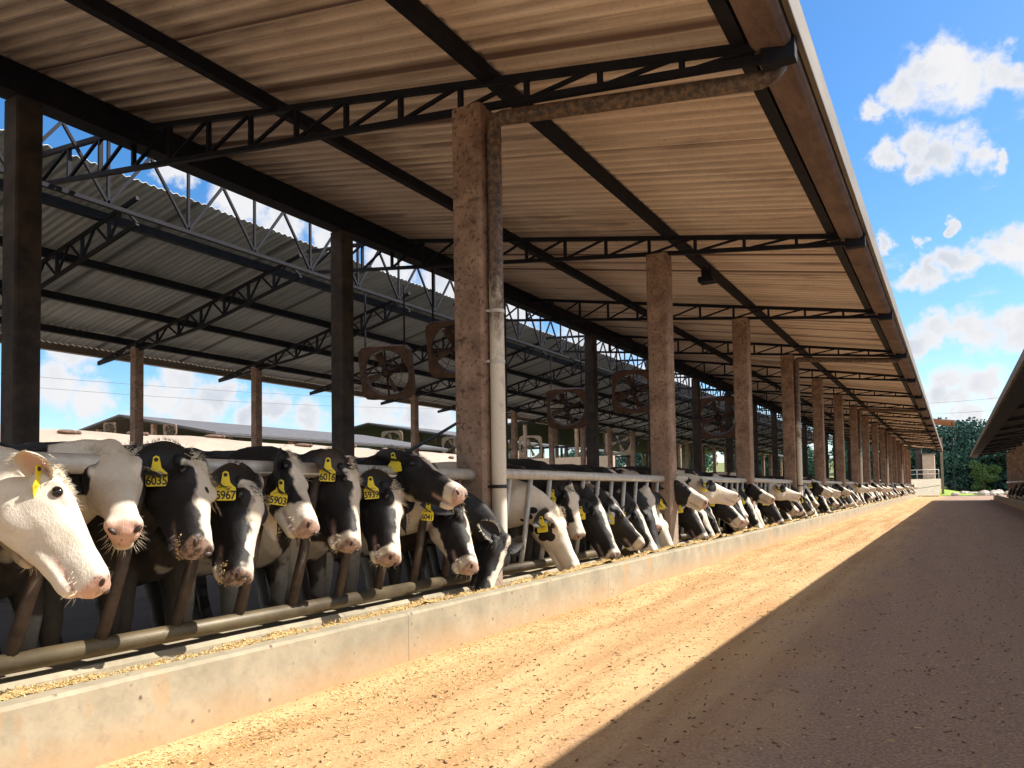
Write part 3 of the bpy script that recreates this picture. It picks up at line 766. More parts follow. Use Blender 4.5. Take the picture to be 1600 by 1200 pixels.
        if er['tag'].strip():
            cu = bpy.data.curves.new('n', 'FONT'); cu.body = er['tag']; cu.size = .052 * sc; cu.align_x = 'CENTER'; cu.extrude = .0006; cu.offset = .0011 * sc; cu.space_character = .95
            to = bpy.data.objects.new('n', cu); COL.objects.link(to); dg = bpy.context.evaluated_depsgraph_get(); dg.update()
            tm = bpy.data.meshes.new_from_object(to.evaluated_get(dg)); bpy.data.objects.remove(to)
            M3 = np.stack([side * .86, zt, nt], 1); c0 = pin + zt * (-.108 * sc) + nt * .0032
            for vv in tm.vertices: vv.co = Vector((M3 @ np.array(vv.co) + c0).tolist())
            tm.materials.clear(); tm.materials.append(MT['tagink']); to = bpy.data.objects.new('tag_number', tm); COL.objects.link(to); to.parent = tg
            arc = MB(); pp = [pin + nt * .003 + side * (.030 * sc * math.cos(b)) + zt * (-.062 * sc + .010 * sc * math.sin(b)) for b in np.linspace(PI * .85, PI * .15, 8)]
            arc.tube(pp, .0012 * sc, 5); arc.build('tag_mark', MT['tagink'], tg)
    # chopped feed stuck to the muzzle
    if C.get('crumbs'):
        rg = np.random.default_rng(C.get('seed', 1) + 50); g = MB()
        for i in range(C['crumbs']):
            b = rg.uniform(-PI, PI * .9); s_ = rg.uniform(.84, 1.0); p = P(s_, .054 * math.cos(b) * (1 if s_ < .97 else .8), -.045 + .055 * math.sin(b)); dr = unit(rg.normal(0, 1, 3)); e1 = unit(np.cross(dr, rg.normal(0, 1, 3))); e2 = np.cross(dr, e1); ln = rg.uniform(.006, .018); th = rg.uniform(.0015, .003)
            g.add([p - dr * ln / 2 + e1 * th, p - dr * ln / 2 - e1 * th, p + dr * ln / 2 + e2 * th, p + dr * ln / 2 - e2 * th], [(0, 1, 2), (0, 3, 1), (1, 3, 2), (0, 2, 3)])
        g.build('feed_crumbs', MT['straw'], cow)['kind'] = 'stuff'
    # hair
    if C.get('hair', True):
        rg = np.random.default_rng(C.get('seed', 1)); HW = MB(); HB = MB()
        def strand(mb, p, dr, ln, r=.0008):
            dr = unit(dr); up = unit(np.cross(dr, (.3, .7, .2))); sd_ = np.cross(dr, up); g_ = np.array((0, 0, -.25 * ln))
            b0 = [p + up * r, p - up * r * .5 + sd_ * r * .87, p - up * r * .5 - sd_ * r * .87]; mid = p + dr * ln * .55 + g_ * .2; b1 = [mid + (b - p) * .65 for b in b0]; tip = p + dr * ln + g_ * .6
            mb.add(b0 + b1 + [tip], [(0, 1, 4, 3), (1, 2, 5, 4), (2, 0, 3, 5), (3, 4, 6), (4, 5, 6), (5, 3, 6)])
        hc = HB if C.get('whisk') == 'b' else HW
        for i in range(70):
            s_ = rg.uniform(.80, .98); b = rg.uniform(-PI, 0) if rg.random() < .85 else rg.uniform(0, PI); c_, q_ = math.cos(b), math.sin(b)
            strand(hc, P(s_, .056 * c_, -.04 + .06 * q_), v * c_ + u * q_ * .8 + a * .55 + rg.normal(0, .2, 3), rg.uniform(.018, .05) * q)
        pc = HW if C.get('tuft') == 'w' else HB
        for i in range(330):
            strand(pc, P(rg.uniform(-.06, .16), rg.normal(0, .045), .048), u * .7 + a * rg.uniform(-.5, .9) + v * rg.normal(0, .5), rg.uniform(.02, .045) * q, .0013)
        for (sd, E0, e, nn, wv, LE, WE, er) in EAR:
            ec = HW if er.get('fringe', er.get('coat', -1.5) > 0) else HB
            for i in range(150):
                t = rg.uniform(.05, 1); h = rg.choice((-1, 1)); wd = WE * (math.sin(PI * min(1, .14 + .86 * t)) ** .62)
                p = E0 + e * LE * t + wv * h * wd * .97 + nn * wd * .5 - np.array((0, 0, .05 * q * t * t))
                strand(ec, p, wv * h * .8 + e * .5 + nn * .5 + rg.normal(0, .25, 3), rg.uniform(.015, .035) * q, .001)
        for mb, mt in ((HW, MT['hairw']), (HB, MT['hairb'])):
            if mb.v: mb.build('hair', mt, cow)['kind'] = 'stuff'
    return cow

def solve(poll_px, muz_px, X, L, near=True):
    """poll on plane X; muzzle along its pixel ray at distance L from the poll, on the camera side"""
    p = at(*poll_px, X=X); L *= 1.02; r = unit(ray(*muz_px)); b = (p - cC) @ r; cp = cC + r * b; h = np.linalg.norm(p - cp)
    if h >= L: return p, p + unit(cp - p) * L
    t = math.sqrt(L * L - h * h); return p, cC + r * (b - t if near else b + t)

K = 'black'
def kill(o):
    for ch in list(o.children): kill(ch)
    bpy.data.objects.remove(o)

def near_cow(pp, mp, X, L, label, head, near=True, ref=None, wy=None, wx=-3.86, **kw):
    p, m_ = solve(pp, mp, X, L, near)
    if ref is None: ref = (.45, .56, .68)
    C = dict(poll=p, muz=m_, ref=ref, wx=wx, wy=p[1] + .02 if wy is None else wy, label=label, head=head, **kw)
    return cow_build(C)
tn = (.74, -.67, .05)
near_cow((93, 748), (182, 905), -3.05, .485, 'cream white cow at the left edge seen from the side with a pink muzzle', {'kind': 'white', 'spots': [(.4, -.09, -.1, .012, -1), (.3, -.1, -.15, .01, -1)]},
         near=True, ref=(.4, .9, .6), wy=1.05, wx=-3.60, nz=.84, cs=1.02, bias=3.0, pink=1., tuft='w', seed=3, var=.35, earback=.1,
         ears={-1: dict(coat=1.5, inner=.85, tag=' ', tn=(.8, .42, 0), n=(.5, -.8, .3), L=.2, W=.062, a=-.35, z=.1, tt=.3, ts=1.05), 1: dict(coat=1.5, inner=.8)})
near_cow((172, 699), (196, 812), -3.45, .54, 'white faced cow with black patches round both eyes, looking over the cream cow', {'kind': 'white', 'spots': [(.20, -.10, -.01, .085, -1), (.24, .105, -.01, .055, -1), (.02, -.1, -.05, .05, -1)]},
         ref=(.4, -.28, 1), wy=1.90, bias=.2, pink=1., tuft='w', seed=4, bspots=[(-.5, 0, 1.3, .9, -1)],
         ears={-1: dict(coat=-1.5, a=-.3), 1: dict(coat=1.5, a=-.2, L=.19)})
near_cow((315, 724), (331, 848), -3.32, .535, 'black cow with a white forehead wearing the yellow ear tag 6035', {'kind': 'blaze', 'w': (.10, .035), 's0': -.02, 'off': .0, 'ms': 2, 'spots': [(.55, .03, .03, .05, 1), (.36, .0, .04, .022, -1), (.3, .09, 0, .05, 1)]},
         wy=2.32, bias=-1.6, crumbs=110, earback=.36, tuft='w', seed=5, whisk='b', ears={-1: dict(coat=-1.5, tag='6035', tn=tn, tt=.50, L=.25, W=.085, z=-.55, roll=.02, ts=1.05), 1: dict(coat=1.5)})
near_cow((404, 757), (394, 900), -3.30, .55, 'black cow with feed stuck on its muzzle wearing the yellow ear tag 5967', {'kind': 'blaze', 'w': (.055, .03), 's0': .02, 'ms': 2, 'spots': [(.12, -.06, .03, .05, 1), (.7, .0, .05, .05, 1), (.9, 0, -.1, .05, 1)]},
         wy=2.70, bias=-1.8, crumbs=260, earback=.0, seed=6, whisk='b', ears={-1: dict(coat=-1.5, tag='5967', roll=.0, tn=tn, tt=.6, ts=1.05, z=-.32), 1: dict(coat=1.5, a=.0)})
near_cow((458, 718), (500, 818), -3.42, .52, 'cow with a shaggy white forehead and pink open mouth wearing the yellow ear tag 5903', {'kind': 'blaze', 'w': (.09, .06), 's0': -.02, 'ms': .66},
         wy=3.08, bias=-.9, pink=.8, tuft='w', earback=.05, seed=7, ears={-1: dict(coat=-1.5, tag='5903', tn=tn, tt=.8, L=.30, W=.085, z=-.75, a=.75, u=.25, ts=1.05), 1: dict(coat=-1.5)})
near_cow((554, 734), (566, 850), -3.32, .53, 'black and white faced cow wearing the yellow ear tag 6016', {'kind': 'blaze', 'w': (.095, .035), 's0': -.02, 'ms': .84, 'spots': [(.22, -.09, .04, .03, 1)]},
         wy=3.48, bias=-1.0, pink=.5, crumbs=40, tuft='w', seed=8, ears={-1: dict(coat=-1.5, inner=.15, tag='6016', tn=tn, tt=.55, L=.25, W=.08, z=-.2, ts=1.05), 1: dict(coat=-1.5)})
near_cow((620, 764), (627, 872), -3.25, .53, 'black cow with a white brow and whiskered pale nose wearing the yellow ear tag 5939', {'kind': 'blaze', 'w': (.085, .028), 's0': -.0, 'ms': .84},
         wy=3.90, bias=-.8, pink=.6, crumbs=60, tuft='w', seed=9, ears={-1: dict(coat=-1.5, tag='5939', tn=tn, tt=.6, L=.24, W=.078, z=-.2, ts=1.05), 1: dict(coat=-1.5)})
near_cow((646, 712), (726, 760), -3.35, .53, 'cow holding its black head up with a narrow white blaze, beside the nearest column', {'kind': 'blaze', 'w': (.035, .022), 's0': -.08, 'ms': .82, 'throat': -.035},
         ref=(0, .2, 1), wy=4.15, bias=-.9, pink=.9, seed=10, ears={-1: dict(coat=-1.5, tag=' ', tn=(.35, -.9, 0), tt=.4, L=.22, W=.075, z=.15, a=-.35), 1: dict(coat=-1.5)})
near_cow((722, 796), (750, 884), -3.25, .52, 'cow with a black cheek and wide white blaze wearing the yellow ear tag 6041', {'kind': 'blaze', 'w': (.045, .04), 's0': -.1, 'ms': .86, 'throat': .01},
         wy=4.50, bias=-.2, pink=.9, seed=11, bspots=[(.35, -.05, .95, .16, -1)], ears={-1: dict(coat=-1.5, tag='6041', tn=tn, tt=.8, L=.36, W=.08, z=-.3, a=.0), 1: dict(coat=-1.5, tag=' ', tn=(.5, -.8, 0), fringe=True, z=.3)})
near_cow((792, 846), (762, 938), -3.06, .50, 'black cow eating head down in the trough under the white downpipe', {'kind': 'blaze', 'w': (.018, .02), 's0': .05, 'ms': .95},
         near=True, ref=(1, .2, .5), wy=4.93, bias=-2.2, seed=12, ears={-1: dict(coat=-1.5, fringe=True, z=.25, a=-.3), 1: dict(coat=-1.5, z=.7, a=-.3)}, wx=-3.8)
near_cow((868, 796), (908, 886), -3.27, .57, 'white cow with black spots on neck and cheek, eating just beyond the downpipe', {'kind': 'white', 'spots': [(.27, -.1, -.06, .055, -1), (.36, -.09, -.05, .04, -1), (.33, -.1, -.1, .04, -1)]},
         ref=(.6, 0, 1), wy=6.23, bias=3, pink=1, tuft='w', seed=13, var=.4, neckspots=True, bspots=[(*(lambda p: (p[0] + 3.86, None, p[2] - FL))(at(px, py, Y=6.38)), r_, -1) for px, py, r_ in ((838, 797, .032), (832, 806, .030), (823, 812, .014), (828, 826, .045), (840, 829, .035), (818, 822, .016), (846, 823, .02), (812, 834, .012), (826, 842, .012))],
         ears={-1: dict(coat=-1.2, tag=' ', tn=(.3, -.95, 0), L=.19, tt=.5, a=-.3), 1: dict(coat=1.5)})
near_cow((890, 757), (914, 835), -3.40, .53, 'black cow with a broad white face behind the black spotted white cow', {'kind': 'blaze', 'w': (.06, .06), 's0': -.05, 'ms': .7},
         ref=(.6, 0, 1), wy=6.88, bias=-1.3, pink=.9, seed=14, ears={-1: dict(coat=-1.5, tag=' ', tn=(.5, -.8, 0)), 1: dict(coat=-1.5)})
near_cow((34, 735), (100, 850), -3.62, .50, 'black spotted cow at the left edge, mostly behind the cream cow', {'kind': 'blaze', 'w': (.08, .07), 's0': -.2, 'ms': .5},
         wy=1.42, bias=-.2, pink=.9, seed=15, ears={-1: dict(coat=-1.5, tag=' ', tn=tn, ts=.8, roll=-.6, L=.2), 1: dict(coat=1.5)})

# the long row: eight cows built once, then copied along the fence
VAR = []
def row_cow(px, pz, mx, mz, dy, head, bias, label, seed, ref=(1, 0, .6), **kw):
    L = .60; p = np.array((px, 0, pz)); m_ = np.array((mx, dy, mz)); m_ = p + unit(m_ - p) * L
    ears = kw.pop('ears', {-1: dict(coat=-1.5, tag=' ', tn=(.55, -.8, 0), ts=.85), 1: dict(coat=-1.5, tag=' ', tn=(.6, -.5, 0), ts=.85)})
    c = cow_build(dict(poll=p, muz=m_, ref=ref, wx=-3.92, wy=.0, voxel=.014, earback=.3, label=label, head=head, bias=bias, ears=ears, seed=seed, hair=False, **kw)); VAR.append(c); return c
row_cow(-3.30, .84, -3.02, .36, -.05, {'kind': 'blaze', 'w': (.04, .03), 'ms': .8}, -1.0, 'v', 21, pink=.5)
row_cow(-3.33, .80, -3.10, .33, .06, {'kind': 'blaze', 'w': (.075, .05), 'ms': .7}, -.5, 'v', 22, pink=.8)
row_cow(-3.28, .90, -3.00, .42, -.10, {'kind': 'blaze', 'w': (.03, .02), 'ms': .88}, -1.6, 'v', 23)
row_cow(-3.35, .74, -3.15, .30, .02, {'kind': 'white', 'spots': [(.3, -.1, -.05, .06, -1), (.2, .1, 0, .05, -1)]}, .9, 'v', 24, pink=1)
row_cow(-3.32, 1.00, -2.95, .62, -.12, {'kind': 'blaze', 'w': (.055, .035), 'ms': .8, 'throat': .0}, -.7, 'v', 25, ref=(.6, 0, 1), pink=.7)
row_cow(-3.36, 1.22, -2.92, .95, -.10, {'kind': 'blaze', 'w': (.08, .055), 'ms': .6}, -.9, 'v', 26, ref=(.3, 0, 1), pink=.9)
row_cow(-3.34, .78, -3.16, .30, -.16, {'kind': 'black'}, -1.8, 'v', 27)
row_cow(-3.30, .88, -2.98, .40, .10, {'kind': 'blaze', 'w': (.09, .07), 'ms': .55, 'throat': .03}, .1, 'v', 28, pink=.6)
row_cow(-3.30, .95, -2.95, .44, .28, {'kind': 'blaze', 'w': (.05, .02), 'ms': .85}, -1.2, 'v', 29, ref=(.8, .4, .6), pink=.4)
row_cow(-3.38, 1.05, -3.02, .55, -.30, {'kind': 'blaze', 'w': (.07, .04), 'ms': .75}, -.8, 'v', 30, ref=(.8, -.3, .6), pink=.9)
row_cow(-3.34, .70, -3.22, .30, .25, {'kind': 'blaze', 'w': (.03, .03), 'ms': .9, 'throat': .02}, -.4, 'v', 31, ref=(1, .3, .4), pink=.6)
row_cow(-3.30, 1.16, -2.85, .98, .22, {'kind': 'white', 'spots': [(.25, -.1, -.02, .07, -1), (.25, .1, -.02, .06, -1)]}, -.3, 'v', 32, ref=(.2, .3, 1), pink=1)
DESC = ['white blazed cow eating head down', 'broad blazed cow eating head down', 'thin blazed black cow eating head down', 'white faced spotted cow eating head down',
        'cow with head half lowered', 'cow holding its white marked head up', 'all black faced cow eating', 'mostly white faced cow eating head down',
        'narrow blazed cow with lowered turned head', 'blazed cow with half raised head', 'black cheeked cow, nose deep in feed', 'patch eyed white faced cow, head level']
SEQ = [2, 8, 10, 0, 6, 9, 3, 5, 2, 11, 1, 10, 4, 8, 7, 6, 9, 0, 5, 3, 2, 10, 11, 4, 1, 8]
y = 7.5; i = 0; used = set(); cnt = {}
rr = random.Random(11)
while y < 78.2:
    kd = SEQ[i % len(SEQ)] if i < 40 else rr.choice((0, 1, 2, 3, 4, 6, 7, 8, 9, 10, 11, 5))
    if kd in used: c = copy_tree(VAR[kd])
    else: c = VAR[kd]; used.add(kd)
    if y > 34:
        for ch in list(c.children):
            if ch.name.startswith(('eye', 'nostril')): kill(ch)
    c.location.y = y; c.location.x = -3.92 + rr.uniform(-.06, .06); c.rotation_euler.z = rr.uniform(-.18, .16); q_ = rr.uniform(.96, 1.06); c.scale = (1, q_, q_)
    bay = min(int((y - Y0) // DY) + 1, 15); cnt[bay] = cnt.get(bay, 0) + 1
    c['label'] = f'{DESC[kd]}, {ORD[cnt[bay]]} past the {ORD[bay]} lane-side column'
    y += (.43 if i < 16 else .52) + rr.uniform(-.12, .12); i += 1

# ------------------------------------------------------------------ fans
def fan(c, size, n, mt, label, group, hang=None, rot=0):
    """square housing with a round opening, facing n"""
    c = np.array(c, float); e = empty('barn_fan', tuple(c), label, 'fan', group); n = unit(n); sd = unit(np.cross((0, 0, 1), n)); up = np.cross(n, sd); h = size / 2; r = h * .86; dep = size * .16
    m = MB(); N = 40; vs = []
    for o in (-dep / 2, dep / 2):
        for ring in (0, 1):
            for k in range(N):
                a = 2 * PI * (k + .5) / N; q = r if ring == 0 else h / max(abs(math.cos(a)), abs(math.sin(a)))
                if ring: q = min(q, h * 1.28)
                vs.append(sd * q * math.cos(a) + up * q * math.sin(a) + n * o)
    fs = []
    for k in range(N):
        j = (k + 1) % N
        fs += [(k, j, N + j, N + k), (2 * N + j, 2 * N + k, 3 * N + k, 3 * N + j), (N + k, N + j, 3 * N + j, 3 * N + k), (j, k, 2 * N + k, 2 * N + j)]
    m.add(vs, fs); m.build('housing', mt, e)
    m = MB()
    for b in range(4):
        a = b * PI / 2 + rot + .3; d1 = sd * math.cos(a) + up * math.sin(a); d2 = -sd * math.sin(a) + up * math.cos(a)
        p = [d1 * r * .12 - d2 * r * .05, d1 * r * .12 + d2 * r * .05 + n * .03, d1 * r * .9 + d2 * r * .2 + n * .05, d1 * r * .92 - d2 * r * .12 - n * .05]
        m.add([q + n * .004 for q in p] + [q - n * .004 for q in p], [(0, 1, 2, 3), (7, 6, 5, 4), (0, 4, 5, 1), (1, 5, 6, 2), (2, 6, 7, 3), (3, 7, 4, 0)])
    m.build('blades', mt, e)
    m = MB(); m.tube([-n * size * .12, n * size * .06], size * .09, 12); m.bar(sd * -r, sd * r, .03); m.bar(up * -r + n * .03, up * r + n * .03, .03); m.build('motor', MT['steel'], e)
    m = MB()
    for q in (.45, .7):
        m.tube([(sd * math.cos(a) + up * math.sin(a)) * r * q + n * dep * .5 for a in np.linspace(0, 2 * PI, 25)], .006, 5)
    for a in np.linspace(0, PI, 6, endpoint=False): m.bar((sd * math.cos(a) + up * math.sin(a)) * r + n * dep * .5, -(sd * math.cos(a) + up * math.sin(a)) * r + n * dep * .5, .008)
    m.build('guard', mt, e)
    if hang:
        for s_ in (-1, 1):
            m = MB(); b = sd * h * .75 * s_ + up * h * .8; m.tube([b, (b[0], b[1], hang - c[2])], .018, 6); m.build('hanging_rod', MT['steel'], e)
    return e
fdat = [((605, 582), 11.45, 1.02, 'dark rusty fan left of the nearest lane-side column'),
        ((712, 545), 11.0, .98, 'dark fan hung high under the roof, half hidden by the nearest lane-side column'),
        ((886, 638), 19.26, 1.12, 'dark fan hung left of the third inner column, its opening against the sky'),
        ((990, 612), 18.6, 1.1, 'dark fan hung just left of the second lane-side column'),
        ((1122, 652), 31.0, 1.7, 'fan seen edge on between the second and third lane-side columns')]
for (px, py), Y, sz, lab in fdat:
    c = at(px, py, Y=Y)
    fan(c, sz, (.35, -.90, -.34), MT['rust'], lab, 'fans hung inside the barn', roof2(min(c[0], -10)) - .2 if c[0] < -9.7 else 5.0)

# black hose slung across behind the nearest column
a = at(480, 768, X=-9.0); b = at(714, 661, X=-9.6)
m = MB(); m.tube([a + (b - a) * t + np.array((0, 0, -.12 * math.sin(PI * t))) for t in np.linspace(-.1, 1.25, 14)], .035, 8)
tag(m.build('hose', MT['black'], smooth=True), 'black hose rising to the right behind the nearest lane-side column', 'hose')

# ------------------------------------------------------------------ stall partitions inside the barn
base = empty('stall_partition', (-7.4, 14, FL), 'grey bent tube partition in the rows of cow stalls inside the barn', 'stall divider', 'stall dividers in rows')
m = MB(); m.tube([(0, 0, 0), (0, 0, 1.05), (-.1, 0, 1.15), (-1.6, 0, 1.15), (-1.75, 0, 1.05), (-1.75, 0, .75), (-1.6, 0, .62), (-.9, 0, .55), (-.6, 0, .42), (0, 0, .38)], .03, 8); m.build('loop', MT['galv'], base, True)
m = MB(); m.tube([(.08, 0, 0), (.08, 0, 1.5)], .035, 8); m.build('post', MT['galv'], base, True)
for X in (-7.4, -12.2):
    for k in range(18 if X < -10 else 16):
        c = base if (X == -7.4 and k == 0) else copy_tree(base)
        c.location = (X, (14 if X > -10 else 10) + 2.4 * k, FL)
for X, lab in ((-7.3, 'long neck tube along the front of the nearer stall row inside the barn'), (-12.1, 'long neck tube along the front of the farther stall row inside the barn')):
    m = MB(); m.tube([(X, 9, 1.22), (X, 70, 1.22)], .03, 8); m.tube([(X, 9, 1.5), (X, 70, 1.5)], .025, 8)
    for yy in np.arange(9.5, 70, 2.4): m.tube([(X, yy, FL), (X, yy, 1.52)], .03, 8)
    tag(m.build('stall_rail', MT['galv'], smooth=True), lab, 'rail')

# ------------------------------------------------------------------ pale sheeted heap behind the barn
xs = np.linspace(-34, -17.6, 42); ysv = np.linspace(2, 44, 80); m = MB(); vs = []
def heap_z(x, y):
    t = (-17.6 - x) / 6.4; pr = math.sin(min(1, t) * PI / 2) ** .8 if t < 1 else math.cos((t - 1) / 1.57 * PI / 2) ** .7 if t < 2.56 else 0
    e = ss(2, 6, y) * (1 - ss(36, 43.5, y)); return -.05 + (3.25 + .10 * mnoise.noise((x * .3, y * .3, 0)) + .05 * mnoise.noise((x, y, 0))) * pr * float(e)
vs = [(x, y, heap_z(x, y)) for y in ysv for x in xs]; nx = len(xs)
m.add(vs, [(j * nx + i, j * nx + i + 1, (j + 1) * nx + i + 1, (j + 1) * nx + i) for j in range(len(ysv) - 1) for i in range(nx - 1)])
tag(m.build('silage_heap', MT['heap'], smooth=True), 'long pale sheeted heap sloping up behind the barn in full sun', 'heap')
bag = None
for k in range(9):
    yy = 13 + 3.1 * k + random.uniform(-.5, .5); xx = -23.3 + random.uniform(-.8, .8) if k % 3 else -21.5 + random.uniform(-1, 1); zz = heap_z(xx, yy)
    if bag is None:
        m = MB(); m.ell((0, 0, .07), np.eye(3), (.15, .34, .08), 12, 7); m.ell((.02, .32, .07), np.eye(3), (.09, .10, .07), 10, 6)
        bag = m.build('sandbag', MT['rust'], smooth=True); tag(bag, 'brown sandbag weighing down the pale sheeted heap', 'sandbag', 'sandbags on the pale heap')
        c = bag
    else: c = bag.copy(); COL.objects.link(c)
    c.location = (xx, yy, zz - .02); c.rotation_euler.z = random.uniform(-.5, .5)

# ------------------------------------------------------------------ neighbouring barns
def barn_far(name, x0, x1, xp, ze0, ze1, zp, y0, y1, label, nfan, fan_n):
    e = empty(name, ((x0 + x1) / 2, y0, 0), label, 'barn', 'neighbouring barns'); o_ = np.array(((x0 + x1) / 2, y0, 0))
    def b(m, n, mt, par=None, lab=None):
        m.v = [tuple(np.array(p) - o_) for p in m.v]; q = m.build(n, mt, par or e)
        if lab: q['label'] = lab
        return q
    for (xa, za, xb, zb) in ((x0, ze0, xp, zp), (xp, zp, x1, ze1)):
        m = MB(); m.add([(xa, y0, za), (xb, y0, zb), (xb, y1, zb), (xa, y1, za), (xa, y0, za - .12), (xb, y0, zb - .12), (xb, y1, zb - .12), (xa, y1, za - .12)],
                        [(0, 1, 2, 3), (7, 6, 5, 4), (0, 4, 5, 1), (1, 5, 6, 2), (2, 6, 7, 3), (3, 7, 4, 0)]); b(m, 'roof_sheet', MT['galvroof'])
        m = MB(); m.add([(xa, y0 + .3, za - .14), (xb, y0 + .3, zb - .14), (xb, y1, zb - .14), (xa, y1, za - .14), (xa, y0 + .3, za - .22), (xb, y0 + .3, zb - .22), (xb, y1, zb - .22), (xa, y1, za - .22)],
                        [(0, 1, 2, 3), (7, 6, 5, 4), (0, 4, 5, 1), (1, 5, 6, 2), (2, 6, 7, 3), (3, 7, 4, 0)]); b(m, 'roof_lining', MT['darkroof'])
    m = MB(); nb = 10
    for i in range(nb): 
        xx = x0 + .6 + (x1 - x0 - 1.2) * i / (nb - 1); zt = ze0 + (zp - ze0) * (xx - x0) / (xp - x0) if xx < xp else zp + (ze1 - zp) * (xx - xp) / (x1 - xp)
        if i % 3 == 0:
            for yy in np.arange(y0 + .5, y1, 5.5): 
                m = MB(); m.box(xx - .12, xx + .12, yy - .12, yy + .12, -.1, zt - .24); b(m, 'column', MT['column'])
    m = MB(); m.box(x0 + .3, x1 - .3, y0 + .9, y0 + 1.0, min(ze0, ze1) - 1.0, min(ze0, ze1) - .85); m.box(x0 + .3, x1 - .3, y0 + .9, y0 + 1.0, min(ze0, ze1) - 1.9, min(ze0, ze1) - 1.8); b(m, 'tie_beam', MT['steel'])
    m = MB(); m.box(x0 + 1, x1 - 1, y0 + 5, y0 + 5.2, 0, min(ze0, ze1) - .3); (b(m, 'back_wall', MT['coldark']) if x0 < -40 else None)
    return e
barn_far('far_barn', -52, -34.6, -43.2, 4.6, 4.6, 6.1, 28, 50, 'low gabled barn beyond the pale heap, nearer the left edge', 2, None)
barn_far('far_barn', -56, -37, -47, 6.4, 6.0, 7.75, 55, 92, 'gabled barn beyond the heap, seen between the inner column and the nearest lane-side column', 2, None)
barn_far('far_barn', -34, -19.5, -27, 5.9, 5.4, 7.0, 52, 110, 'dark gabled barn with dusty fans, seen just right of the downpipe', 2, None)
for (px, py), Y, sz, lab in (((172, 670), 27.6, .75, 'small dusty fan in the gable of the nearer far barn, left of the first post'), ((266, 673), 27.6, .75, 'small dusty fan in the gable of the nearer far barn, right of the first post'),
                            ((613, 690), 54, 1.9, 'square dusty fan in front of the far barn, right of the second inner column'), ((708, 700), 54, 1.9, 'dusty fan in front of the far barn, half behind the nearest lane-side column'),
                            ((829, 699), 51, 1.75, 'round dusty fan in the dark barn just right of the downpipe'), ((967, 690), 51, 1.9, 'dusty fan in the dark barn, left of the second lane-side column')):
    fan(at(px, py, Y=Y), sz, (.45, -.88, -.1), MT['fanpale'], lab, 'dusty fans of the neighbouring barns', None)
m = MB(); m.box(-34, -19.2, 46.6, 46.9, 1.8, 3.35); tag(m.build('low_wall', MT['shedwall']), 'low pinkish wall in the sun behind the barn, above the strip of grass', 'wall')

# ------------------------------------------------------------------ barn on the right of the lane
RXE = 1.04; RZ = 3.16
rb = empty('cattle_barn', (3.0, 40, 0), 'low dark barn on the right of the lane showing its roof edge and far columns', 'barn'); ro_ = np.array((3.0, 40, 0))
def rp(m, n, mt, bevel=0): m.v = [tuple(np.array(p) - ro_) for p in m.v]; return m.build(n, mt, rb, False, None, bevel)
def rroof(x): return RZ - .03 + .16 * (x - RXE)
RYE = 64.0
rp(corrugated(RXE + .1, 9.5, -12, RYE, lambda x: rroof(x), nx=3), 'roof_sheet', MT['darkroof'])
m = MB(); m.box(RXE, RXE + .05, -12, RYE, RZ - .10, RZ + .06); rp(m, 'fascia', MT['whitepaint'])
m = MB(); m.box(RXE + .05, RXE + .42, -12, RYE, RZ - .16, RZ - .04); rp(m, 'gutter', MT['steel'])
for yy in np.arange(.7, RYE, 4.74):
    m = MB(); truss(m, yy, list(np.linspace(RXE + .1, 9.3, 12)), lambda x: rroof(x) - .08, lambda x: rroof(x) - .1 - .05 * (x - RXE)); rp(m, 'truss', MT['steel'])
    m = MB(); m.box(3.15, 3.43, yy - .14, yy + .14, -.1, rroof(3.3) - .25); rp(m, 'column', MT['column'], .02)
m = MB(); m.box(2.35, 2.5, -12, RYE, -.05, .33); tag(m.build('feed_wall', MT['curb'], bevel=.01), 'low concrete feed wall in the shade on the right side of the lane', 'feed wall')
m = MB(); m.tube([(3.2, -12, 1.2), (3.2, RYE, 1.2)], .05, 10); m.tube([(3.2, -12, .4), (3.2, RYE, .4)], .05, 10)
tag(m.build('feed_rail', MT['galv'], smooth=True), 'grey tube rail of the right barn near its far columns', 'rail')
for k in range(8):
    c = copy_tree(VAR[(0, 2, 6, 1)[k % 4]])
    for ch in list(c.children): kill(ch)
    c.location = (3.85, 50 + 1.7 * k, FL); c.rotation_euler.z = PI; c['label'] = 'dark cow eating at the right barn, far down the lane'; c['group'] = 'cows at the right barn'

# ------------------------------------------------------------------ the far end of the lane
sh = empty('shed', (-2.3, 95, 1.78), 'small pink grey shed standing at the end of the lane', 'shed')
m = MB(); m.box(-.65, .5, 0, 3, 0, 2.7); w_ = m.build('wall', MT['shedwall'], sh)
m = MB(); m.box(-1.3, -.75, .5, 2.5, 0, 3.4); m.build('tank_housing', MT['coldark'], sh)
m = MB(); m.box(-.72, .6, -.2, 3.2, 2.7, 2.80); m.build('roof', MT['galvroof'], sh)
m = MB(); m.add([(-9, 84, -.1), (-1.3, 84, -.1), (-1.3, 99, -.1), (-9, 99, -.1), (-9, 84, .1), (-1.3, 84, .1), (-1.3, 92.5, 1.78), (-9, 92.5, 1.78), (-1.3, 99, 1.78), (-9, 99, 1.78)], [(0, 3, 2, 1), (0, 1, 5, 4), (4, 5, 6, 7), (7, 6, 8, 9), (1, 2, 8, 6, 5), (3, 0, 4, 7, 9), (2, 3, 9, 8)]); tag(m.build('ramp', MT['curb']), 'pale concrete apron in front of the shed at the end of the lane', 'ramp')
m = MB()
for x in np.arange(-6.5, -1.3, 1.02): m.tube([(x, 93, 1.75), (x, 93, 2.75)], .03, 8)
m.tube([(-6.5, 93, 2.75), (-1.4, 93, 2.75)], .03, 8); m.tube([(-6.5, 93, 2.3), (-1.4, 93, 2.3)], .022, 8)
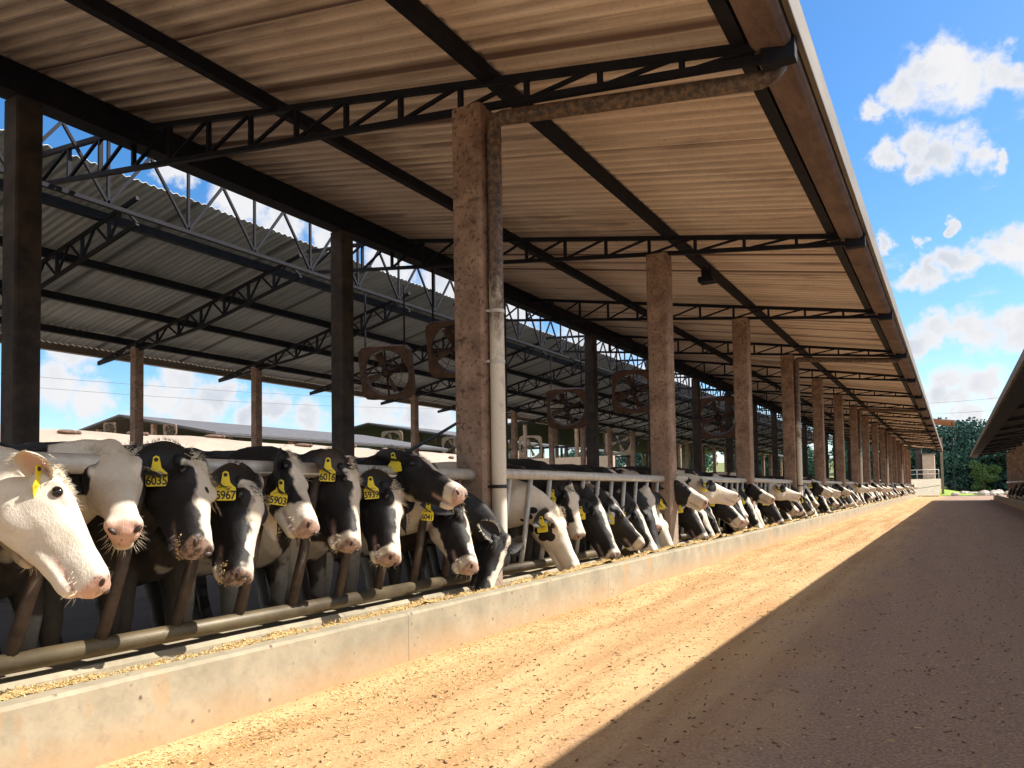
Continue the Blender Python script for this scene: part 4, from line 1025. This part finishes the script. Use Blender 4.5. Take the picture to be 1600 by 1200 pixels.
tag(m.build('railing', MT['galv'], smooth=True), 'tube railing on the apron in front of the shed', 'railing')
p = at(1472, 750, Z=0); m = MB(); m.box(-1.15, -.92, 89, 89.2, 0, 5.9); m.box(-1.2, -.87, 88.95, 89.25, 0, .15); tag(m.build('post', MT['whitepaint'], bevel=.02), 'pale post under the end of the long roof edge', 'post')
rf = empty('open_shelter', (1.5, 104, 0), 'red brown roofed shelter at the end of the lane, before the wooded slope', 'shelter')
m = MB(); m.add([(-5, 0, 9.3), (-1.2, 0, 8.7), (-1.2, 8, 8.7), (-5, 8, 9.3), (-5, 0, 9.1), (-1.2, 0, 8.5), (-1.2, 8, 8.5), (-5, 8, 9.1)], [(0, 1, 2, 3), (7, 6, 5, 4), (0, 4, 5, 1), (1, 5, 6, 2), (2, 6, 7, 3), (3, 7, 4, 0)]); m.build('roof', MT['redroof'], rf)
for x in (-4.5, -1.5):
    for yy in (.5, 7): m = MB(); m.tube([(x, yy, 0), (x, yy, 8.5)], .05, 8); m.build('post', MT['farsteel'], rf)
m = MB()
for k in range(90):
    x = random.gauss(4.2, 2.2); yy = 92 + random.gauss(0, 2); r = random.uniform(.12, .5); m.ell((x, yy, r * .3), np.eye(3), (r, r * random.uniform(.7, 1.2), r * random.uniform(.4, .9)), 7, 5)
o = m.build('rubble', MT['rubble']); tag(o, 'pale rubble heaped at the end of the lane below the trees', None, None, 'stuff')

# trees on the slope
def hill_z(x, y): return 5.5 * float(ss(118, 190, y)) + .5 * mnoise.noise((x * .04, y * .04, 0)) + 9 * float(ss(190, 420, y))
grid('hill', -260, 200, 112, 520, 70, 50, lambda x, y: hill_z(x, y) - .1 * float(1 - ss(112, 120, y)), MT['grass'])
def make_tree(h, r, mat, seed, label):
    rg = np.random.default_rng(seed); e = empty('tree', (0, 0, 0), label, 'tree', 'trees on the slope at the end of the lane')
    m = MB(); m.tube([(0, 0, -.2), (.1, 0, h * .3), (0, .1, h * .62)], [.26, .2, .1], 9)
    limbs = []
    for k in range(7):
        a = rg.uniform(0, 2 * PI); z0 = h * rg.uniform(.25, .55); p1 = np.array((math.cos(a) * r * .7, math.sin(a) * r * .7, z0 + h * rg.uniform(.15, .35))); m.tube([(0, 0, z0), p1 * np.array((.5, .5, 1)) - np.array((0, 0, .3)), p1], [.11, .08, .03], 6); limbs.append(p1)
    m.build('trunk', MT['trunk'], e, True)
    cl = [(p, r * rg.uniform(.35, .55)) for p in limbs] + [(np.array((rg.normal(0, r * .35), rg.normal(0, r * .35), h * rg.uniform(.12, .95))), r * rg.uniform(.3, .55)) for _ in range(20)]
    P_, N_ = [], []
    for c, q in cl:
        k = int(330 * q * q / (r * r) * 3.2); d = rg.normal(0, 1, (k, 3)); d /= np.linalg.norm(d, axis=1)[:, None]; rad_ = q * rg.uniform(.55, 1.08, (k, 1)) ** .6
        P_.append(c + d * rad_ * np.array((1, 1, .75)))
    P_ = np.concatenate(P_); n = len(P_); A = rg.normal(0, 1, (n, 3)); A /= np.linalg.norm(A, axis=1)[:, None]; B = np.cross(A, rg.normal(0, 1, (n, 3))); B /= np.linalg.norm(B, axis=1)[:, None]
    sz = rg.uniform(.14, .34, (n, 1)) * h / 10; V = np.stack([P_ - A * sz, P_ + B * sz * .6, P_ + A * sz, P_ - B * sz * .6], 1).reshape(-1, 3)
    me = bpy.data.meshes.new('crown'); me.from_pydata(V.tolist(), [], (np.arange(n * 4).reshape(-1, 4)).tolist()); me.materials.append(mat); o = bpy.data.objects.new('crown', me); COL.objects.link(o); o.parent = e
    return e
TL = ['dark blue green leafy tree in the wooded slope beyond the lane', 'mid green leafy tree in the wooded slope beyond the lane', 'pale yellow green leafy tree before the dark trees at the end of the lane']
tp = [make_tree(10, 4.2, MT['leafdark'], 1, TL[0]), make_tree(8.5, 3.8, MT['leafmid'], 2, TL[1]), make_tree(5.0, 1.9, MT['leafbright'], 3, TL[2]), make_tree(11, 4.4, MT['leafdark'], 4, TL[0])]
first = set(); rt = random.Random(5)
spots = [(3.4, 121, 2)]
for k in range(15): spots.append((-9 + 1.9 * k + rt.uniform(-.8, .8), 126 + rt.uniform(-3, 5), (0, 3, 1, 0, 3)[k % 5]))
for k in range(14): spots.append((-16 + 3.6 * k + rt.uniform(-1, 1), 142 + rt.uniform(-4, 6), (3, 0, 0, 1)[k % 4]))
for k in range(22): spots.append((-100 + 4.4 * k + rt.uniform(-1.5, 1.5), 150 + rt.uniform(-10, 14), (1, 0, 3, 1, 0)[k % 5]))
for x, yy, k in spots:
    c = tp[k] if k not in first else copy_tree(tp[k]); first.add(k)
    f = rt.uniform(.72, 1.0); c.location = (x, yy, hill_z(x, yy) - .1); c.rotation_euler.z = rt.uniform(0, 6.28); c.scale = (f, f, f * rt.uniform(.9, 1.1))

# ------------------------------------------------------------------ power lines
def cable(p0, p1, sag, lab, r=.02):
    p0 = np.array(p0, float); p1 = np.array(p1, float); m = MB(); m.tube([p0 + (p1 - p0) * t - np.array((0, 0, sag * 4 * t * (1 - t))) for t in np.linspace(0, 1, 24)], r * .7, 6)
    tag(m.build('power_line', MT['black']), lab, 'power line', 'power lines')
for k, dz in enumerate((0, 2.2)):
    a = at(-60, 596 - dz * 8, Y=24); b = at(900, 630 - dz * 6, Y=110); cable(a, b, 1.2, ('lower' if k == 0 else 'upper') + ' power line crossing the sky beyond the open back of the barn')
for k, dz in enumerate((0, 1)):
    a = at(1380, 632 + 16 * dz, Y=100); b = at(1640, 612 + 20 * dz, Y=100); cable(a, b, .3, ('upper' if k == 0 else 'lower') + ' power line crossing the sky at the end of the lane')
